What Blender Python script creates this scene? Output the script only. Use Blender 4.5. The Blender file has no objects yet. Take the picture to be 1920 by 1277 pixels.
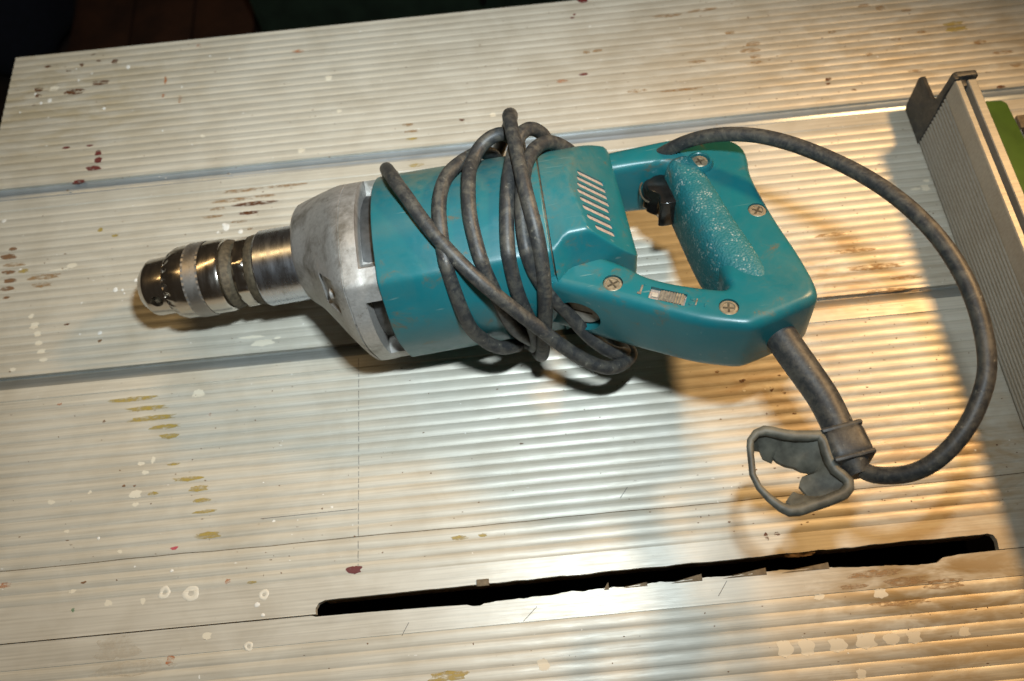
import bpy, bmesh, math, random
import numpy as np
from mathutils import Vector, Matrix

sc = bpy.context.scene
COL = sc.collection
MM = 0.001

# ------------------------------------------------------------------ camera
cam_d = bpy.data.cameras.new('camera')
cam = bpy.data.objects.new('camera', cam_d)
COL.objects.link(cam)
CR = [[0.99514, -0.0832, -0.05275], [0.09784, 0.89738, 0.43028], [-0.01154, 0.43335, -0.90115]]          # rows: right, up, forward
cam.matrix_world = Matrix(((CR[0][0], CR[1][0], -CR[2][0], 0.0),
                           (CR[0][1], CR[1][1], -CR[2][1], 0.0),
                           (CR[0][2], CR[1][2], -CR[2][2], 0.48),
                           (0, 0, 0, 1)))
cam_d.sensor_width = 36.0
cam_d.lens = 30.0
cam_d.clip_start = 0.01
cam_d.clip_end = 50.0
cam_d.dof.use_dof = True
cam_d.dof.focus_distance = 0.435
cam_d.dof.aperture_fstop = 9.0
sc.camera = cam

# ------------------------------------------------------------------ world + lamps
world = bpy.data.worlds.new('World')
sc.world = world
world.use_nodes = True
bg = world.node_tree.nodes['Background']
bg.inputs['Color'].default_value = (1.0, 0.80, 0.58, 1)
bg.inputs['Strength'].default_value = 0.032

sc.view_settings.view_transform = 'Standard'
sc.view_settings.look = 'None'
sc.view_settings.exposure = 0.0
sc.view_settings.gamma = 1.0

def lamp(name, loc, target, power, color, sx, sy=None):
    d = bpy.data.lights.new(name, 'AREA')
    d.energy = power
    d.color = color
    d.size = sx
    if sy:
        d.shape = 'RECTANGLE'; d.size_y = sy
    else:
        d.shape = 'DISK'
    o = bpy.data.objects.new(name, d)
    o.location = loc
    v = Vector(target) - Vector(loc)
    o.rotation_euler = v.to_track_quat('-Z', 'Y').to_euler()
    COL.objects.link(o)
    return o

# the camera's flash, and the warm bulb of a work lamp close by on the far right
lamp('camera_flash', (0.050, 0.122, 0.530), (-0.13, 0.43, 0.0), 1.9, (0.80, 0.93, 1.0), 0.045, 0.022).data.spread = math.radians(118)
bulb = bpy.data.lights.new('work_lamp', 'SPOT')
bulb.energy = 18.5
bulb.color = (1.0, 0.60, 0.25)
bulb.shadow_soft_size = 0.038
bulb.spot_size = math.radians(84)
bulb.spot_blend = 1.0
bulb_o = bpy.data.objects.new('work_lamp', bulb)
bulb_o.location = (0.500, 0.443, 0.550)
bulb_o.rotation_euler = (Vector((0.13, 0.06, 0.0)) - Vector(bulb_o.location)).to_track_quat('-Z', 'Y').to_euler()
COL.objects.link(bulb_o)
# the room's warm ceiling tube, behind and above
lamp('ceiling_tube', (-0.50, 0.25 + 0.40*0.95, 0.95), (-0.30, 0.27, 0.0), 1.9, (1.0, 0.66, 0.29), 0.80, 0.025)

# ------------------------------------------------------------------ materials
def new_mat(name):
    m = bpy.data.materials.new(name)
    m.use_nodes = True
    nt = m.node_tree
    return m, nt, nt.nodes['Principled BSDF']

def N(nt, typ, **kw):
    n = nt.nodes.new(typ)
    for k, v in kw.items():
        if k in n.inputs.keys():
            n.inputs[k].default_value = v
        else:
            setattr(n, k, v)
    return n

def coords(nt, scale=(1, 1, 1), rot=(0, 0, 0), loc=(0, 0, 0)):
    tc = nt.nodes.new('ShaderNodeTexCoord')
    mp = nt.nodes.new('ShaderNodeMapping')
    mp.inputs['Scale'].default_value = scale
    mp.inputs['Rotation'].default_value = rot
    mp.inputs['Location'].default_value = loc
    nt.links.new(tc.outputs['Object'], mp.inputs['Vector'])
    return mp.outputs['Vector']

def noise(nt, vec, scale, detail=4, rough=0.6, dist=0.0):
    n = nt.nodes.new('ShaderNodeTexNoise')
    n.inputs['Scale'].default_value = scale
    n.inputs['Detail'].default_value = detail
    n.inputs['Roughness'].default_value = rough
    n.inputs['Distortion'].default_value = dist
    nt.links.new(vec, n.inputs['Vector'])
    return n.outputs['Fac']

def ramp(nt, fac, stops):
    r = nt.nodes.new('ShaderNodeValToRGB')
    el = r.color_ramp.elements
    while len(el) < len(stops):
        el.new(0.5)
    for e, (p, c) in zip(el, stops):
        e.position = p
        e.color = c if len(c) == 4 else (*c, 1)
    nt.links.new(fac, r.inputs['Fac'])
    return r.outputs['Color']

def grey(v):
    return (v, v, v, 1)

def mix(nt, fac, a, b, mode='MIX'):
    m = nt.nodes.new('ShaderNodeMix')
    m.data_type = 'RGBA'
    m.blend_type = mode
    for sock, val in ((m.inputs['Factor'], fac), (m.inputs['A'], a), (m.inputs['B'], b)):
        pass
    fi = [s for s in m.inputs if s.name == 'Factor'][0]
    ai = [s for s in m.inputs if s.name == 'A' and s.type == 'RGBA'][0]
    bi = [s for s in m.inputs if s.name == 'B' and s.type == 'RGBA'][0]
    for s, v in ((fi, fac), (ai, a), (bi, b)):
        if hasattr(v, 'links'):
            nt.links.new(v, s)
        else:
            s.default_value = v if (s is fi or len(v) == 4) else (*v, 1)
    return [s for s in m.outputs if s.type == 'RGBA'][0]

def mult(nt, a, b):
    m = nt.nodes.new('ShaderNodeMath'); m.operation = 'MULTIPLY'
    for s, v in ((m.inputs[0], a), (m.inputs[1], b)):
        if hasattr(v, 'links'):
            nt.links.new(v, s)
        else:
            s.default_value = v
    return m.outputs[0]

def bump(nt, bsdf, h, strength=0.3, dist=0.0005):
    b = nt.nodes.new('ShaderNodeBump')
    b.inputs['Strength'].default_value = strength
    b.inputs['Distance'].default_value = dist
    nt.links.new(h, b.inputs['Height'])
    nt.links.new(b.outputs['Normal'], bsdf.inputs['Normal'])

def ball(nt, centre, radius):
    """1 inside a soft ball (metres, object space), 0 outside: where a stain or painted tint sits"""
    tc = nt.nodes.new('ShaderNodeTexCoord')
    d = nt.nodes.new('ShaderNodeVectorMath'); d.operation = 'SUBTRACT'
    d.inputs[1].default_value = centre
    nt.links.new(tc.outputs['Object'], d.inputs[0])
    s = nt.nodes.new('ShaderNodeVectorMath'); s.operation = 'DIVIDE'
    s.inputs[1].default_value = radius
    nt.links.new(d.outputs[0], s.inputs[0])
    l = nt.nodes.new('ShaderNodeVectorMath'); l.operation = 'LENGTH'
    nt.links.new(s.outputs[0], l.inputs[0])
    mr = nt.nodes.new('ShaderNodeMapRange')
    mr.inputs['From Min'].default_value = 1.0
    mr.inputs['From Max'].default_value = 0.25
    nt.links.new(l.outputs['Value'], mr.inputs['Value'])
    return mr.outputs[0]

def mat_table(name, base=(0.57, 0.54, 0.455), metal=0.15, rough=0.42, stained=True, gain=1.0):
    m, nt, b = new_mat(name)
    streak = noise(nt, coords(nt, (14, 900, 300)), 1.0, 3, 0.55)
    fine = noise(nt, coords(nt, (60, 700, 300)), 1.0, 4, 0.6)
    cloud = noise(nt, coords(nt), 26, 4, 0.6, 0.4)
    c = ramp(nt, streak, [(0.30, [x*0.82 for x in base]), (0.55, base), (0.75, [min(1, x*1.10) for x in base])])
    c = mix(nt, mult(nt, ramp(nt, cloud, [(0.40, grey(0)), (0.72, grey(1))]), 0.30), c, (0.50, 0.42, 0.30), 'MULTIPLY')
    if stained:
        # brown grime on the right: round the end of the kerf, and where the handle stands; the cord's shadow is painted in too
        speck = noise(nt, coords(nt, (1, 1.6, 1)), 240, 5, 0.75)
        patch = noise(nt, coords(nt, (0.55, 1.7, 1)), 55, 4, 0.65, 0.5)
        for cen, rad, amt, colr in (((0.205, 0.060, 0), (0.085, 0.034, 0.05), 1.0, (0.23, 0.145, 0.045)),
                                    ((0.235, 0.125, 0), (0.12, 0.06, 0.05), 0.75, (0.34, 0.21, 0.08)),
                                    ((0.150, 0.19, 0), (0.08, 0.06, 0.05), 0.65, (0.30, 0.19, 0.08)),
                                    ((0.205, 0.255, 0), (0.075, 0.05, 0.05), 0.75, (0.33, 0.20, 0.08)),  # paints the cord's warm shadow right of the handle
                                    ((0.30, 0.44, 0), (0.30, 0.085, 0.05), 0.6, (0.33, 0.24, 0.12)),
                                    ((0.23, 0.02, 0), (0.17, 0.075, 0.05), 0.75, (0.33, 0.24, 0.12)),
                                    ((-0.33, 0.46, 0), (0.14, 0.09, 0.05), 0.6, (0.36, 0.29, 0.16))):
            k = mult(nt, ball(nt, cen, rad), ramp(nt, patch, [(0.36, grey(0.0)), (0.62, grey(1.0))]))
            c = mix(nt, mult(nt, k, amt), c, colr)
        dots = ramp(nt, speck, [(0.66, grey(0)), (0.71, grey(1))])
        k = mult(nt, dots, ball(nt, (0.21, 0.19, 0), (0.16, 0.13, 0.05)))
        c = mix(nt, mult(nt, k, 0.75), c, (0.19, 0.10, 0.035))
    speckle = noise(nt, coords(nt), 420, 3, 0.7)
    c = mix(nt, mult(nt, ramp(nt, speckle, [(0.70, grey(0)), (0.74, grey(1))]), 0.45), c, (0.20, 0.15, 0.10))
    nt.links.new(c, b.inputs['Base Color'])
    b.inputs['Metallic'].default_value = metal
    b.inputs['Specular IOR Level'].default_value = 0.65
    r = ramp(nt, fine, [(0.25, grey(rough - 0.05)), (0.75, grey(rough + 0.09))])
    nt.links.new(r, b.inputs['Roughness'])
    bump(nt, b, fine, 0.10, 0.0003)
    return m

def mat_plain(name, color, rough=0.5, metal=0.0, var=0.15, nscale=120, bstr=0.08, spec=0.5):
    m, nt, b = new_mat(name)
    f = noise(nt, coords(nt), nscale, 4, 0.6)
    c = ramp(nt, f, [(0.3, [x*(1-var) for x in color]), (0.7, [min(1, x*(1+var)) for x in color])])
    nt.links.new(c, b.inputs['Base Color'])
    b.inputs['Roughness'].default_value = rough
    b.inputs['Metallic'].default_value = metal
    b.inputs['Specular IOR Level'].default_value = spec
    if bstr:
        bump(nt, b, f, bstr, 0.0004)
    return m

def mat_teal(name, grip=False):
    m, nt, b = new_mat(name)
    v = coords(nt)
    big = noise(nt, v, 22, 4, 0.6, 0.3)
    med = noise(nt, v, 75, 5, 0.7, 0.6)
    sml = noise(nt, v, 330, 4, 0.7)
    base = ramp(nt, big, [(0.3, (0.0050, 0.104, 0.122)), (0.7, (0.0080, 0.132, 0.150))])
    # grimy blotches and brown scuffs
    k = mult(nt, ramp(nt, med, [(0.55, grey(0)), (0.72, grey(1))]), ramp(nt, big, [(0.38, grey(0)), (0.60, grey(1))]))
    c = mix(nt, mult(nt, k, 0.75), base, (0.085, 0.090, 0.058))
    k2 = mult(nt, ramp(nt, med, [(0.62, grey(0)), (0.66, grey(1))]), ramp(nt, sml, [(0.42, grey(0)), (0.58, grey(1))]))
    c = mix(nt, mult(nt, k2, 0.8), c, (0.105, 0.085, 0.050))
    # film of workshop dust on the upper back of the motor and round the vents
    for cen, rad, amt in (((0.045, 0.030, 0.050), (0.085, 0.045, 0.05), 0.80), ((0.0, 0.035, 0.040), (0.04, 0.035, 0.05), 0.80),
                          ((0.112, 0.010, 0.045), (0.036, 0.05, 0.03), 0.50), ((0.21, -0.075, 0.01), (0.03, 0.03, 0.03), 0.30)):
        kk = mult(nt, ball(nt, cen, rad), ramp(nt, noise(nt, v, 120, 5, 0.75), [(0.36, grey(0.1)), (0.66, grey(1))]))
        c = mix(nt, mult(nt, kk, amt), c, (0.125, 0.150, 0.110))
    # fine pale scratches
    scr = noise(nt, coords(nt, (40, 520, 200), (0.2, 0.1, 0.5)), 1.0, 2, 0.5)
    kk = mult(nt, ramp(nt, scr, [(0.70, grey(0)), (0.74, grey(1))]), ramp(nt, big, [(0.46, grey(0)), (0.58, grey(1))]))
    c = mix(nt, mult(nt, kk, 0.55), c, (0.17, 0.24, 0.22))
    film = mult(nt, ramp(nt, noise(nt, v, 48, 5, 0.7, 0.8), [(0.42, grey(0.0)), (0.72, grey(0.28))]), 1.0)
    c = mix(nt, film, c, (0.055, 0.120, 0.108))
    rough = ramp(nt, med, [(0.3, grey(0.29)), (0.7, grey(0.44))])
    if grip:
        vo = nt.nodes.new('ShaderNodeTexVoronoi')
        vo.inputs['Scale'].default_value = 760
        nt.links.new(v, vo.inputs['Vector'])
        wn = noise(nt, v, 150, 5, 0.8)
        dust = mult(nt, ramp(nt, vo.outputs['Distance'], [(0.22, grey(1)), (0.52, grey(0))]),
                    ramp(nt, wn, [(0.50, grey(0)), (0.62, grey(1))]))
        c = mix(nt, mult(nt, dust, 0.70), c, (0.42, 0.46, 0.42))
        rough = ramp(nt, sml, [(0.3, grey(0.50)), (0.7, grey(0.66))])
        bump(nt, b, vo.outputs['Distance'], 0.55, 0.0006)
    else:
        bump(nt, b, sml, 0.07, 0.0003)
    nt.links.new(c, b.inputs['Base Color'])
    nt.links.new(rough, b.inputs['Roughness'])
    b.inputs['Specular IOR Level'].default_value = 0.5
    return m

def mat_cast(name):
    m, nt, b = new_mat(name)
    v = coords(nt)
    big = noise(nt, v, 38, 5, 0.65, 0.4)
    sml = noise(nt, v, 520, 4, 0.7)
    c = ramp(nt, sml, [(0.3, (0.36, 0.345, 0.32)), (0.7, (0.48, 0.46, 0.43))])
    c = mix(nt, mult(nt, ramp(nt, big, [(0.48, grey(0)), (0.66, grey(1))]), 0.75), c, (0.085, 0.070, 0.045))
    c = mix(nt, mult(nt, ramp(nt, noise(nt, v, 160, 4, 0.7), [(0.62, grey(0)), (0.70, grey(1))]), 0.5), c, (0.10, 0.080, 0.05))
    nt.links.new(c, b.inputs['Base Color'])
    b.inputs['Metallic'].default_value = 0.55
    nt.links.new(ramp(nt, big, [(0.4, grey(0.44)), (0.7, grey(0.62))]), b.inputs['Roughness'])
    bump(nt, b, sml, 0.25, 0.0004)
    return m

def mat_steel(name, color=(0.50, 0.47, 0.43), rough=0.16, aniso=True):
    m, nt, b = new_mat(name)
    r = noise(nt, coords(nt, (260, 60, 60)), 1.0, 3, 0.6)
    g = noise(nt, coords(nt), 140, 5, 0.7)
    c = mix(nt, mult(nt, ramp(nt, g, [(0.58, grey(0)), (0.74, grey(1))]), 0.6), color, (0.13, 0.10, 0.06))
    nt.links.new(c, b.inputs['Base Color'])
    b.inputs['Metallic'].default_value = 1.0
    nt.links.new(ramp(nt, r, [(0.3, grey(rough)), (0.7, grey(rough + 0.12))]), b.inputs['Roughness'])
    return m

def mat_rubber(name, dusty=0.48):
    m, nt, b = new_mat(name)
    v = coords(nt)
    a = noise(nt, v, 150, 5, 0.75, 0.5)
    s = noise(nt, v, 600, 3, 0.7)
    c = ramp(nt, s, [(0.3, (0.016, 0.017, 0.018)), (0.7, (0.036, 0.036, 0.035))])
    c = mix(nt, mult(nt, ramp(nt, a, [(0.45, grey(0)), (0.62, grey(1))]), dusty), c, (0.125, 0.112, 0.085))
    c = mix(nt, mult(nt, ramp(nt, noise(nt, v, 210, 4, 0.75), [(0.64, grey(0)), (0.70, grey(1))]), 0.5), c, (0.26, 0.24, 0.19))
    nt.links.new(c, b.inputs['Base Color'])
    b.inputs['Roughness'].default_value = 0.50
    b.inputs['Specular IOR Level'].default_value = 0.45
    bump(nt, b, s, 0.2, 0.0003)
    return m

def mat_stain(name, color, cut=(0.42, 0.56), scale=(160, 420, 200), rough=0.55, strength=1.0):
    """flat print-like residue: patchy, so bare metal shows through its gaps"""
    m, nt, b = new_mat(name)
    f = noise(nt, coords(nt, scale), 1.0, 4, 0.7)
    b.inputs['Base Color'].default_value = (*color, 1)
    b.inputs['Roughness'].default_value = rough
    a = ramp(nt, f, [(cut[0], grey(0)), (cut[1], grey(strength))])
    nt.links.new(a, b.inputs['Alpha'])
    return m

M_TABLE = mat_table('ribbed_aluminium')
M_FLAT = mat_table('plain_aluminium', base=(0.58, 0.55, 0.47), metal=0.18, rough=0.39)
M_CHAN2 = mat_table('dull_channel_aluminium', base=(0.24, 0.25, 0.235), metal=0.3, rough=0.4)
M_CHAN = mat_table('channel_aluminium', base=(0.36, 0.41, 0.45), metal=0.5, rough=0.30, stained=False)
M_FENCE = mat_table('fence_aluminium', base=(0.30, 0.29, 0.255), metal=0.25, rough=0.42, stained=False)
M_DARK = mat_plain('dark_metal_and_shade', (0.018, 0.015, 0.012), 0.7)  # near-black; also paints the shade in the blade slot and side opening
M_GRIME = mat_plain('grimy_kerf_edge', (0.15, 0.115, 0.07), 0.7, 0.2, 0.4, 300)
M_TEAL = mat_teal('teal_plastic')
M_GRIP = mat_teal('teal_textured_plastic', True)
M_CAST = mat_cast('cast_aluminium')
M_STEEL = mat_steel('polished_steel', (0.56, 0.51, 0.45), 0.15)
M_KNURL = mat_steel('knurled_steel', (0.50, 0.47, 0.43), 0.42)
M_TUBE = mat_steel('turned_aluminium', (0.56, 0.58, 0.62), 0.22)
M_SCREW = mat_plain('dusty_screw_steel', (0.30, 0.245, 0.165), 0.48, 0.5, 0.35, 500)
M_FAN = mat_plain('dark_fan_ring', (0.085, 0.083, 0.08), 0.5, 0.5, 0.3, 200)
M_DUST = mat_plain('packed_sawdust', (0.33, 0.25, 0.20), 0.9, 0, 0.25, 600, 0.4)
M_DIRT = mat_plain('greasy_dirt', (0.085, 0.066, 0.040), 0.7, 0.35, 0.5, 420, 0.5)
M_BLACK = mat_plain('glossy_black_plastic', (0.012, 0.011, 0.010), 0.16, 0, 0.4, 150, 0.03)
M_SLIDE = mat_plain('worn_grey_switch', (0.16, 0.135, 0.10), 0.5, 0, 0.4, 500, 0.2)
M_CAP = mat_plain('tan_brush_cap', (0.36, 0.32, 0.26), 0.65, 0, 0.22, 300, 0.15)
M_RUBBER = mat_rubber('dusty_black_rubber')
M_RUBBER2 = mat_rubber('worn_black_rubber', 0.40)
M_HOLDER = mat_plain('olive_grey_rubber', (0.090, 0.088, 0.070), 0.55, 0, 0.55, 110, 0.3)
M_CAPBLK = mat_rubber('dusty_black_end_cap', 0.35)
M_GREEN = mat_plain('green_paint', (0.050, 0.105, 0.014), 0.42, 0, 0.18, 60, 0.03)
M_FLOOR = mat_plain('dark_floor', (0.022, 0.012, 0.007), 0.9, 0, 0.6, 9, 0)
M_NAVY = mat_plain('navy_cloth', (0.007, 0.009, 0.018), 0.95, 0, 0.3, 60, 0.3)
M_BROWN = mat_plain('dark_brown_board', (0.055, 0.019, 0.007), 0.85, 0, 0.5, 14, 0.1)
M_BOTTLE = mat_plain('dark_green_enamel', (0.020, 0.040, 0.022), 0.8, 0, 0.4, 20, 0.05)
M_PENCIL = mat_plain('pencil_lead', (0.10, 0.095, 0.09), 0.6)
STAIN = {
 'W': mat_plain('white_paint_drop', (0.74, 0.72, 0.66), 0.55, 0, 0.06, 300, 0.1),
 'C': mat_stain('cream_paint', (0.68, 0.62, 0.49), (0.20, 0.36), (260, 320, 200)),
 'D': mat_stain('cream_paint_ring', (0.70, 0.65, 0.54), (0.20, 0.34), (200, 260, 200)),
 'B': mat_stain('dark_rust', (0.105, 0.036, 0.012), (0.40, 0.54)),
 'N': mat_stain('brown_paint', (0.20, 0.105, 0.05), (0.34, 0.52)),
 'R': mat_stain('dark_red_paint', (0.125, 0.020, 0.018), (0.34, 0.46), (130, 300, 200)),
 'O': mat_stain('orange_paint', (0.50, 0.19, 0.075), (0.42, 0.60), strength=0.8),
 'T': mat_stain('tan_rust_and_cord_shadow', (0.34, 0.20, 0.085), (0.38, 0.62), strength=0.8),  # rust, and the marks right of the handle that paint the cord's shadow
 'Y': mat_stain('yellow_paint', (0.42, 0.30, 0.06), (0.34, 0.60), strength=0.85),
 'P': mat_stain('pink_paint', (0.45, 0.08, 0.10), (0.30, 0.45)),
 'F': mat_stain('dried_glue', (0.56, 0.48, 0.36), (0.40, 0.75), (70, 90, 200), strength=0.55),
 'G': mat_stain('green_paint_spot', (0.10, 0.25, 0.12), (0.38, 0.55), strength=0.7),
}

# ------------------------------------------------------------------ mesh helpers (millimetres in, metres out)
def mk(name, verts, faces, mat, parent=None, smooth=30, kind=None, label=None, cat=None):
    me = bpy.data.meshes.new(name)
    me.from_pydata([(v[0]*MM, v[1]*MM, v[2]*MM) for v in verts], [], faces)
    bm = bmesh.new(); bm.from_mesh(me)
    bmesh.ops.recalc_face_normals(bm, faces=bm.faces)
    bm.to_mesh(me); bm.free()
    if smooth:
        me.polygons.foreach_set('use_smooth', [True]*len(me.polygons))
        me.set_sharp_from_angle(angle=math.radians(smooth))
    me.materials.append(mat)
    o = bpy.data.objects.new(name, me)
    COL.objects.link(o)
    if parent:
        o.parent = parent
    if kind: o['kind'] = kind
    if label: o['label'] = label
    if cat: o['category'] = cat
    return o

def thing(name, label, cat, loc=(0, 0, 0)):
    o = bpy.data.objects.new(name, None)
    COL.objects.link(o)
    o.location = loc
    o.empty_display_size = 0.02
    o['label'] = label; o['category'] = cat
    return o

def bevel(o, width, seg=2, angle=40):
    """round the edges of a finished mesh in place"""
    bm = bmesh.new(); bm.from_mesh(o.data)
    ed = [e for e in bm.edges if len(e.link_faces) == 2 and e.calc_face_angle(0) > math.radians(angle)]
    bmesh.ops.bevel(bm, geom=ed, offset=width*MM, segments=seg, profile=0.5, affect='EDGES', clamp_overlap=True)
    bm.to_mesh(o.data); bm.free()
    o.data.polygons.foreach_set('use_smooth', [True]*len(o.data.polygons))
    o.data.set_sharp_from_angle(angle=math.radians(40))
    return o

def box_vf(x0, x1, y0, y1, z0, z1):
    v = [(x0, y0, z0), (x1, y0, z0), (x1, y1, z0), (x0, y1, z0), (x0, y0, z1), (x1, y0, z1), (x1, y1, z1), (x0, y1, z1)]
    f = [(0, 3, 2, 1), (4, 5, 6, 7), (0, 1, 5, 4), (1, 2, 6, 5), (2, 3, 7, 6), (3, 0, 4, 7)]
    return v, f

def prism(outline, z0, z1):
    """outline in (a, b), extruded along the third axis"""
    n = len(outline)
    v = [(a, b, z0) for a, b in outline] + [(a, b, z1) for a, b in outline]
    f = [tuple(range(n)), tuple(range(n, 2*n))]
    f += [(i, (i+1) % n, n+(i+1) % n, n+i) for i in range(n)]
    return v, f

def swap(v, order):
    return [tuple(p[i] for i in order) for p in v]

def frame_box(c, ex, ey, ez, hx, hy, hz):
    """box about c along axes ex, ey, ez"""
    c, ex, ey, ez = map(np.array, (c, ex, ey, ez))
    v = []
    for k in (-1, 1):
        for a, b in ((-1, -1), (1, -1), (1, 1), (-1, 1)):
            v.append(tuple(c + ex*hx*a + ey*hy*b + ez*hz*k))
    return v, [(0, 3, 2, 1), (4, 5, 6, 7), (0, 1, 5, 4), (1, 2, 6, 5), (2, 3, 7, 6), (3, 0, 4, 7)]

def rings(rows, close=True, cap0=True, cap1=True):
    """rows of points, all the same count; skin them"""
    n = len(rows[0]); v = [tuple(p) for r in rows for p in r]; f = []
    m = n if close else n-1
    for i in range(len(rows)-1):
        for j in range(m):
            k = (j+1) % n
            f.append((i*n+j, i*n+k, (i+1)*n+k, (i+1)*n+j))
    if cap0: f.append(tuple(range(n)))
    if cap1: f.append(tuple(range((len(rows)-1)*n, len(rows)*n)))
    return v, f

def lathe(profile, cv, cw, n=72, rfun=None, cap0=True, cap1=True):
    rows = []
    for u, r in profile:
        row = []
        for j in range(n):
            t = 2*math.pi*j/n
            rr = rfun(u, t, r) if rfun else r
            row.append((u, cv + rr*math.cos(t), cw + rr*math.sin(t)))
        rows.append(row)
    return rings(rows, True, cap0, cap1)

def catmull(P, k):
    P = np.array(P, float); out = []
    n = len(P)
    for i in range(n-1):
        p0, p1, p2, p3 = P[max(i-1, 0)], P[i], P[i+1], P[min(i+2, n-1)]
        for s in range(k):
            t = s/k
            out.append(0.5*((2*p1) + (-p0+p2)*t + (2*p0-5*p1+4*p2-p3)*t*t + (-p0+3*p1-3*p2+p3)*t**3))
    out.append(P[-1])
    return np.array(out)

def tube_vf(P, R, n=14):
    P = np.array(P, float); m = len(P)
    R = [R]*m if np.isscalar(R) else R
    T = np.gradient(P, axis=0); T /= np.linalg.norm(T, axis=1)[:, None]
    nrm = np.cross(T[0], (0, 0, 1.0)); nrm /= np.linalg.norm(nrm)
    rows = []
    for i in range(m):
        nrm = nrm - T[i]*np.dot(nrm, T[i]); nrm /= np.linalg.norm(nrm)
        bi = np.cross(T[i], nrm)
        rows.append([tuple(P[i] + R[i]*(math.cos(a)*nrm + math.sin(a)*bi)) for a in np.linspace(0, 2*math.pi, n, endpoint=False)])
    return rings(rows)

def cut(o, parts):
    """carve the given (verts, faces) solids out of o, then drop the cutters"""
    for v, f in parts:
        c = mk('cutter', v, f, o.data.materials[0], o.parent, smooth=0); c.location = o.location
        md = o.modifiers.new('carve', 'BOOLEAN'); md.object = c; md.operation = 'DIFFERENCE'; md.solver = 'EXACT'
        bpy.context.view_layer.update()
        dg = bpy.context.evaluated_depsgraph_get()
        me = bpy.data.meshes.new_from_object(o.evaluated_get(dg))
        o.modifiers.clear()
        old = o.data; o.data = me; bpy.data.meshes.remove(old)
        cm = c.data; bpy.data.objects.remove(c); bpy.data.meshes.remove(cm)
    o.data.name = o.name
    o.data.polygons.foreach_set('use_smooth', [True]*len(o.data.polygons))
    o.data.set_sharp_from_angle(angle=math.radians(32))

# ------------------------------------------------------------------ the saw table
XL, XR = -368.0, 620.0
RIBS = [(391.5, 511.0, 18, 0.58), (242.0, 368.7, 19, 0.58), (96.0, 222.5, 18, 0.60), (-88.0, 62.5, 21, 0.45)]
TT = (0.0, 0.05, 0.12, 0.22, 0.35, 0.5, 0.65, 0.78, 0.88, 0.95)

def rib_z(y):
    for a, b, n, d in RIBS:
        if a <= y <= b:
            t = ((y-a)/(b-a)*n) % 1.0
            return -d*abs(2*t-1)**2.2
    return 0.0

def rib_profile(a, b, n):
    p = (b-a)/n
    return [a + (i+t)*p for i in range(n) for t in TT] + [b]

table = thing('saw_table', 'ribbed aluminium saw table with paint spots and a ragged blade slot, under the drill', 'saw table', (0, 0, -0.80))
TZ = (0, 0, 0.80)

def tpart(name, v, f, mat, smooth=30, **kw):
    o = mk(name, v, f, mat, table, smooth, **kw); o.location = TZ
    return o

def panel(name, ys, mat, label, zb=-16.0):
    pr = [(y, rib_z(y)) for y in ys]
    pr = [(ys[0], zb)] + pr + [(ys[-1], zb)]
    n = len(pr)
    v = [(XL, y, z) for y, z in pr] + [(XR, y, z) for y, z in pr]
    f = [(i, i+1, n+i+1, n+i) for i in range(n-1)] + [tuple(range(n)), tuple(range(n, 2*n)), (n-1, 0, n, 2*n-1)]
    return tpart(name, v, f, mat, 18, label=label)

panel('table_panel', [388.6, 389.0, 391.2] + rib_profile(391.5, 511.0, 18) + [513.2, 513.8], M_TABLE, 'rear ribbed panel along the far edge of the table')
panel('table_panel', [239.8, 240.2, 241.7] + rib_profile(242.0, 368.7, 19) + [369.4, 377.3, 377.7], M_TABLE, 'middle ribbed panel under the drill body')
panel('table_panel', [96.0] + rib_profile(96.0, 222.5, 18)[1:] + [223.0, 230.5, 231.0], M_TABLE, 'ribbed panel in front of the drill')
# channels between the panels
def channel(y0, y1, depth, prof, label, mat=None):
    pr = [(y0, -16)] + [(y0 + (y1-y0)*a, -depth*b) for a, b in prof] + [(y1, -16)]
    n = len(pr)
    v = [(XL, y, z) for y, z in pr] + [(XR, y, z) for y, z in pr]
    f = [(i, i+1, n+i+1, n+i) for i in range(n-1)] + [tuple(range(n)), tuple(range(n, 2*n)), (n-1, 0, n, 2*n-1)]
    return tpart('guide_channel', v, f, mat or M_CHAN, 60, label=label)
channel(377.72, 388.58, 2.6, [(0, .9), (.12, 1), (.3, .92), (.42, .72), (.5, .62), (.58, .72), (.7, .92), (.88, 1), (1, .9)], 'smooth blue-grey guide channel behind the drill')
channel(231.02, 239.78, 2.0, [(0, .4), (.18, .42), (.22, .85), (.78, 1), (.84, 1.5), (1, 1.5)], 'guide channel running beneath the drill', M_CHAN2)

# plain strip behind the blade slot, with the slot cut out of it
random.seed(7)
edge = [(-127.0, 77.0), (-127.2, 80.0), (-125.6, 82.6), (-122.0, 84.0)]
x = -118.0
while x < 240:
    base = 84.2 + (x+118)/358*1.9
    edge.append((x, base + random.uniform(-0.35, 0.3) * (1.0 if x > -45 else 0.3)))
    x += random.uniform(3, 8)
edge += [(243.0, 86.0), (246.0, 85.0), (247.2, 82.0), (246.6, 77.0)]
v, f = prism([(XL, 96.0), (XL, 77.0)] + edge + [(XR, 77.0), (XR, 96.0)], -4.0, 0.0)
tpart('slot_strip', v, f, M_FLAT, 30, label='plain strip behind the blade slot')
# grimy back wall of the slot
wall = [(x, y-0.06) for x, y in edge[3:-3]]
v = [(x, y, -0.5) for x, y in wall] + [(x, y-0.25, -0.5) for x, y in wall] + [(x, y, -12) for x, y in wall] + [(x, y-0.25, -12) for x, y in wall]
n = len(wall)
f = []
for i in range(n-1):
    f += [(i, i+1, n+i+1, n+i), (n+i, n+i+1, 3*n+i+1, 3*n+i), (2*n+i, 3*n+i, 3*n+i+1, 2*n+i+1)]
tpart('slot_wall', v, f, M_GRIME, 30)

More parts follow.
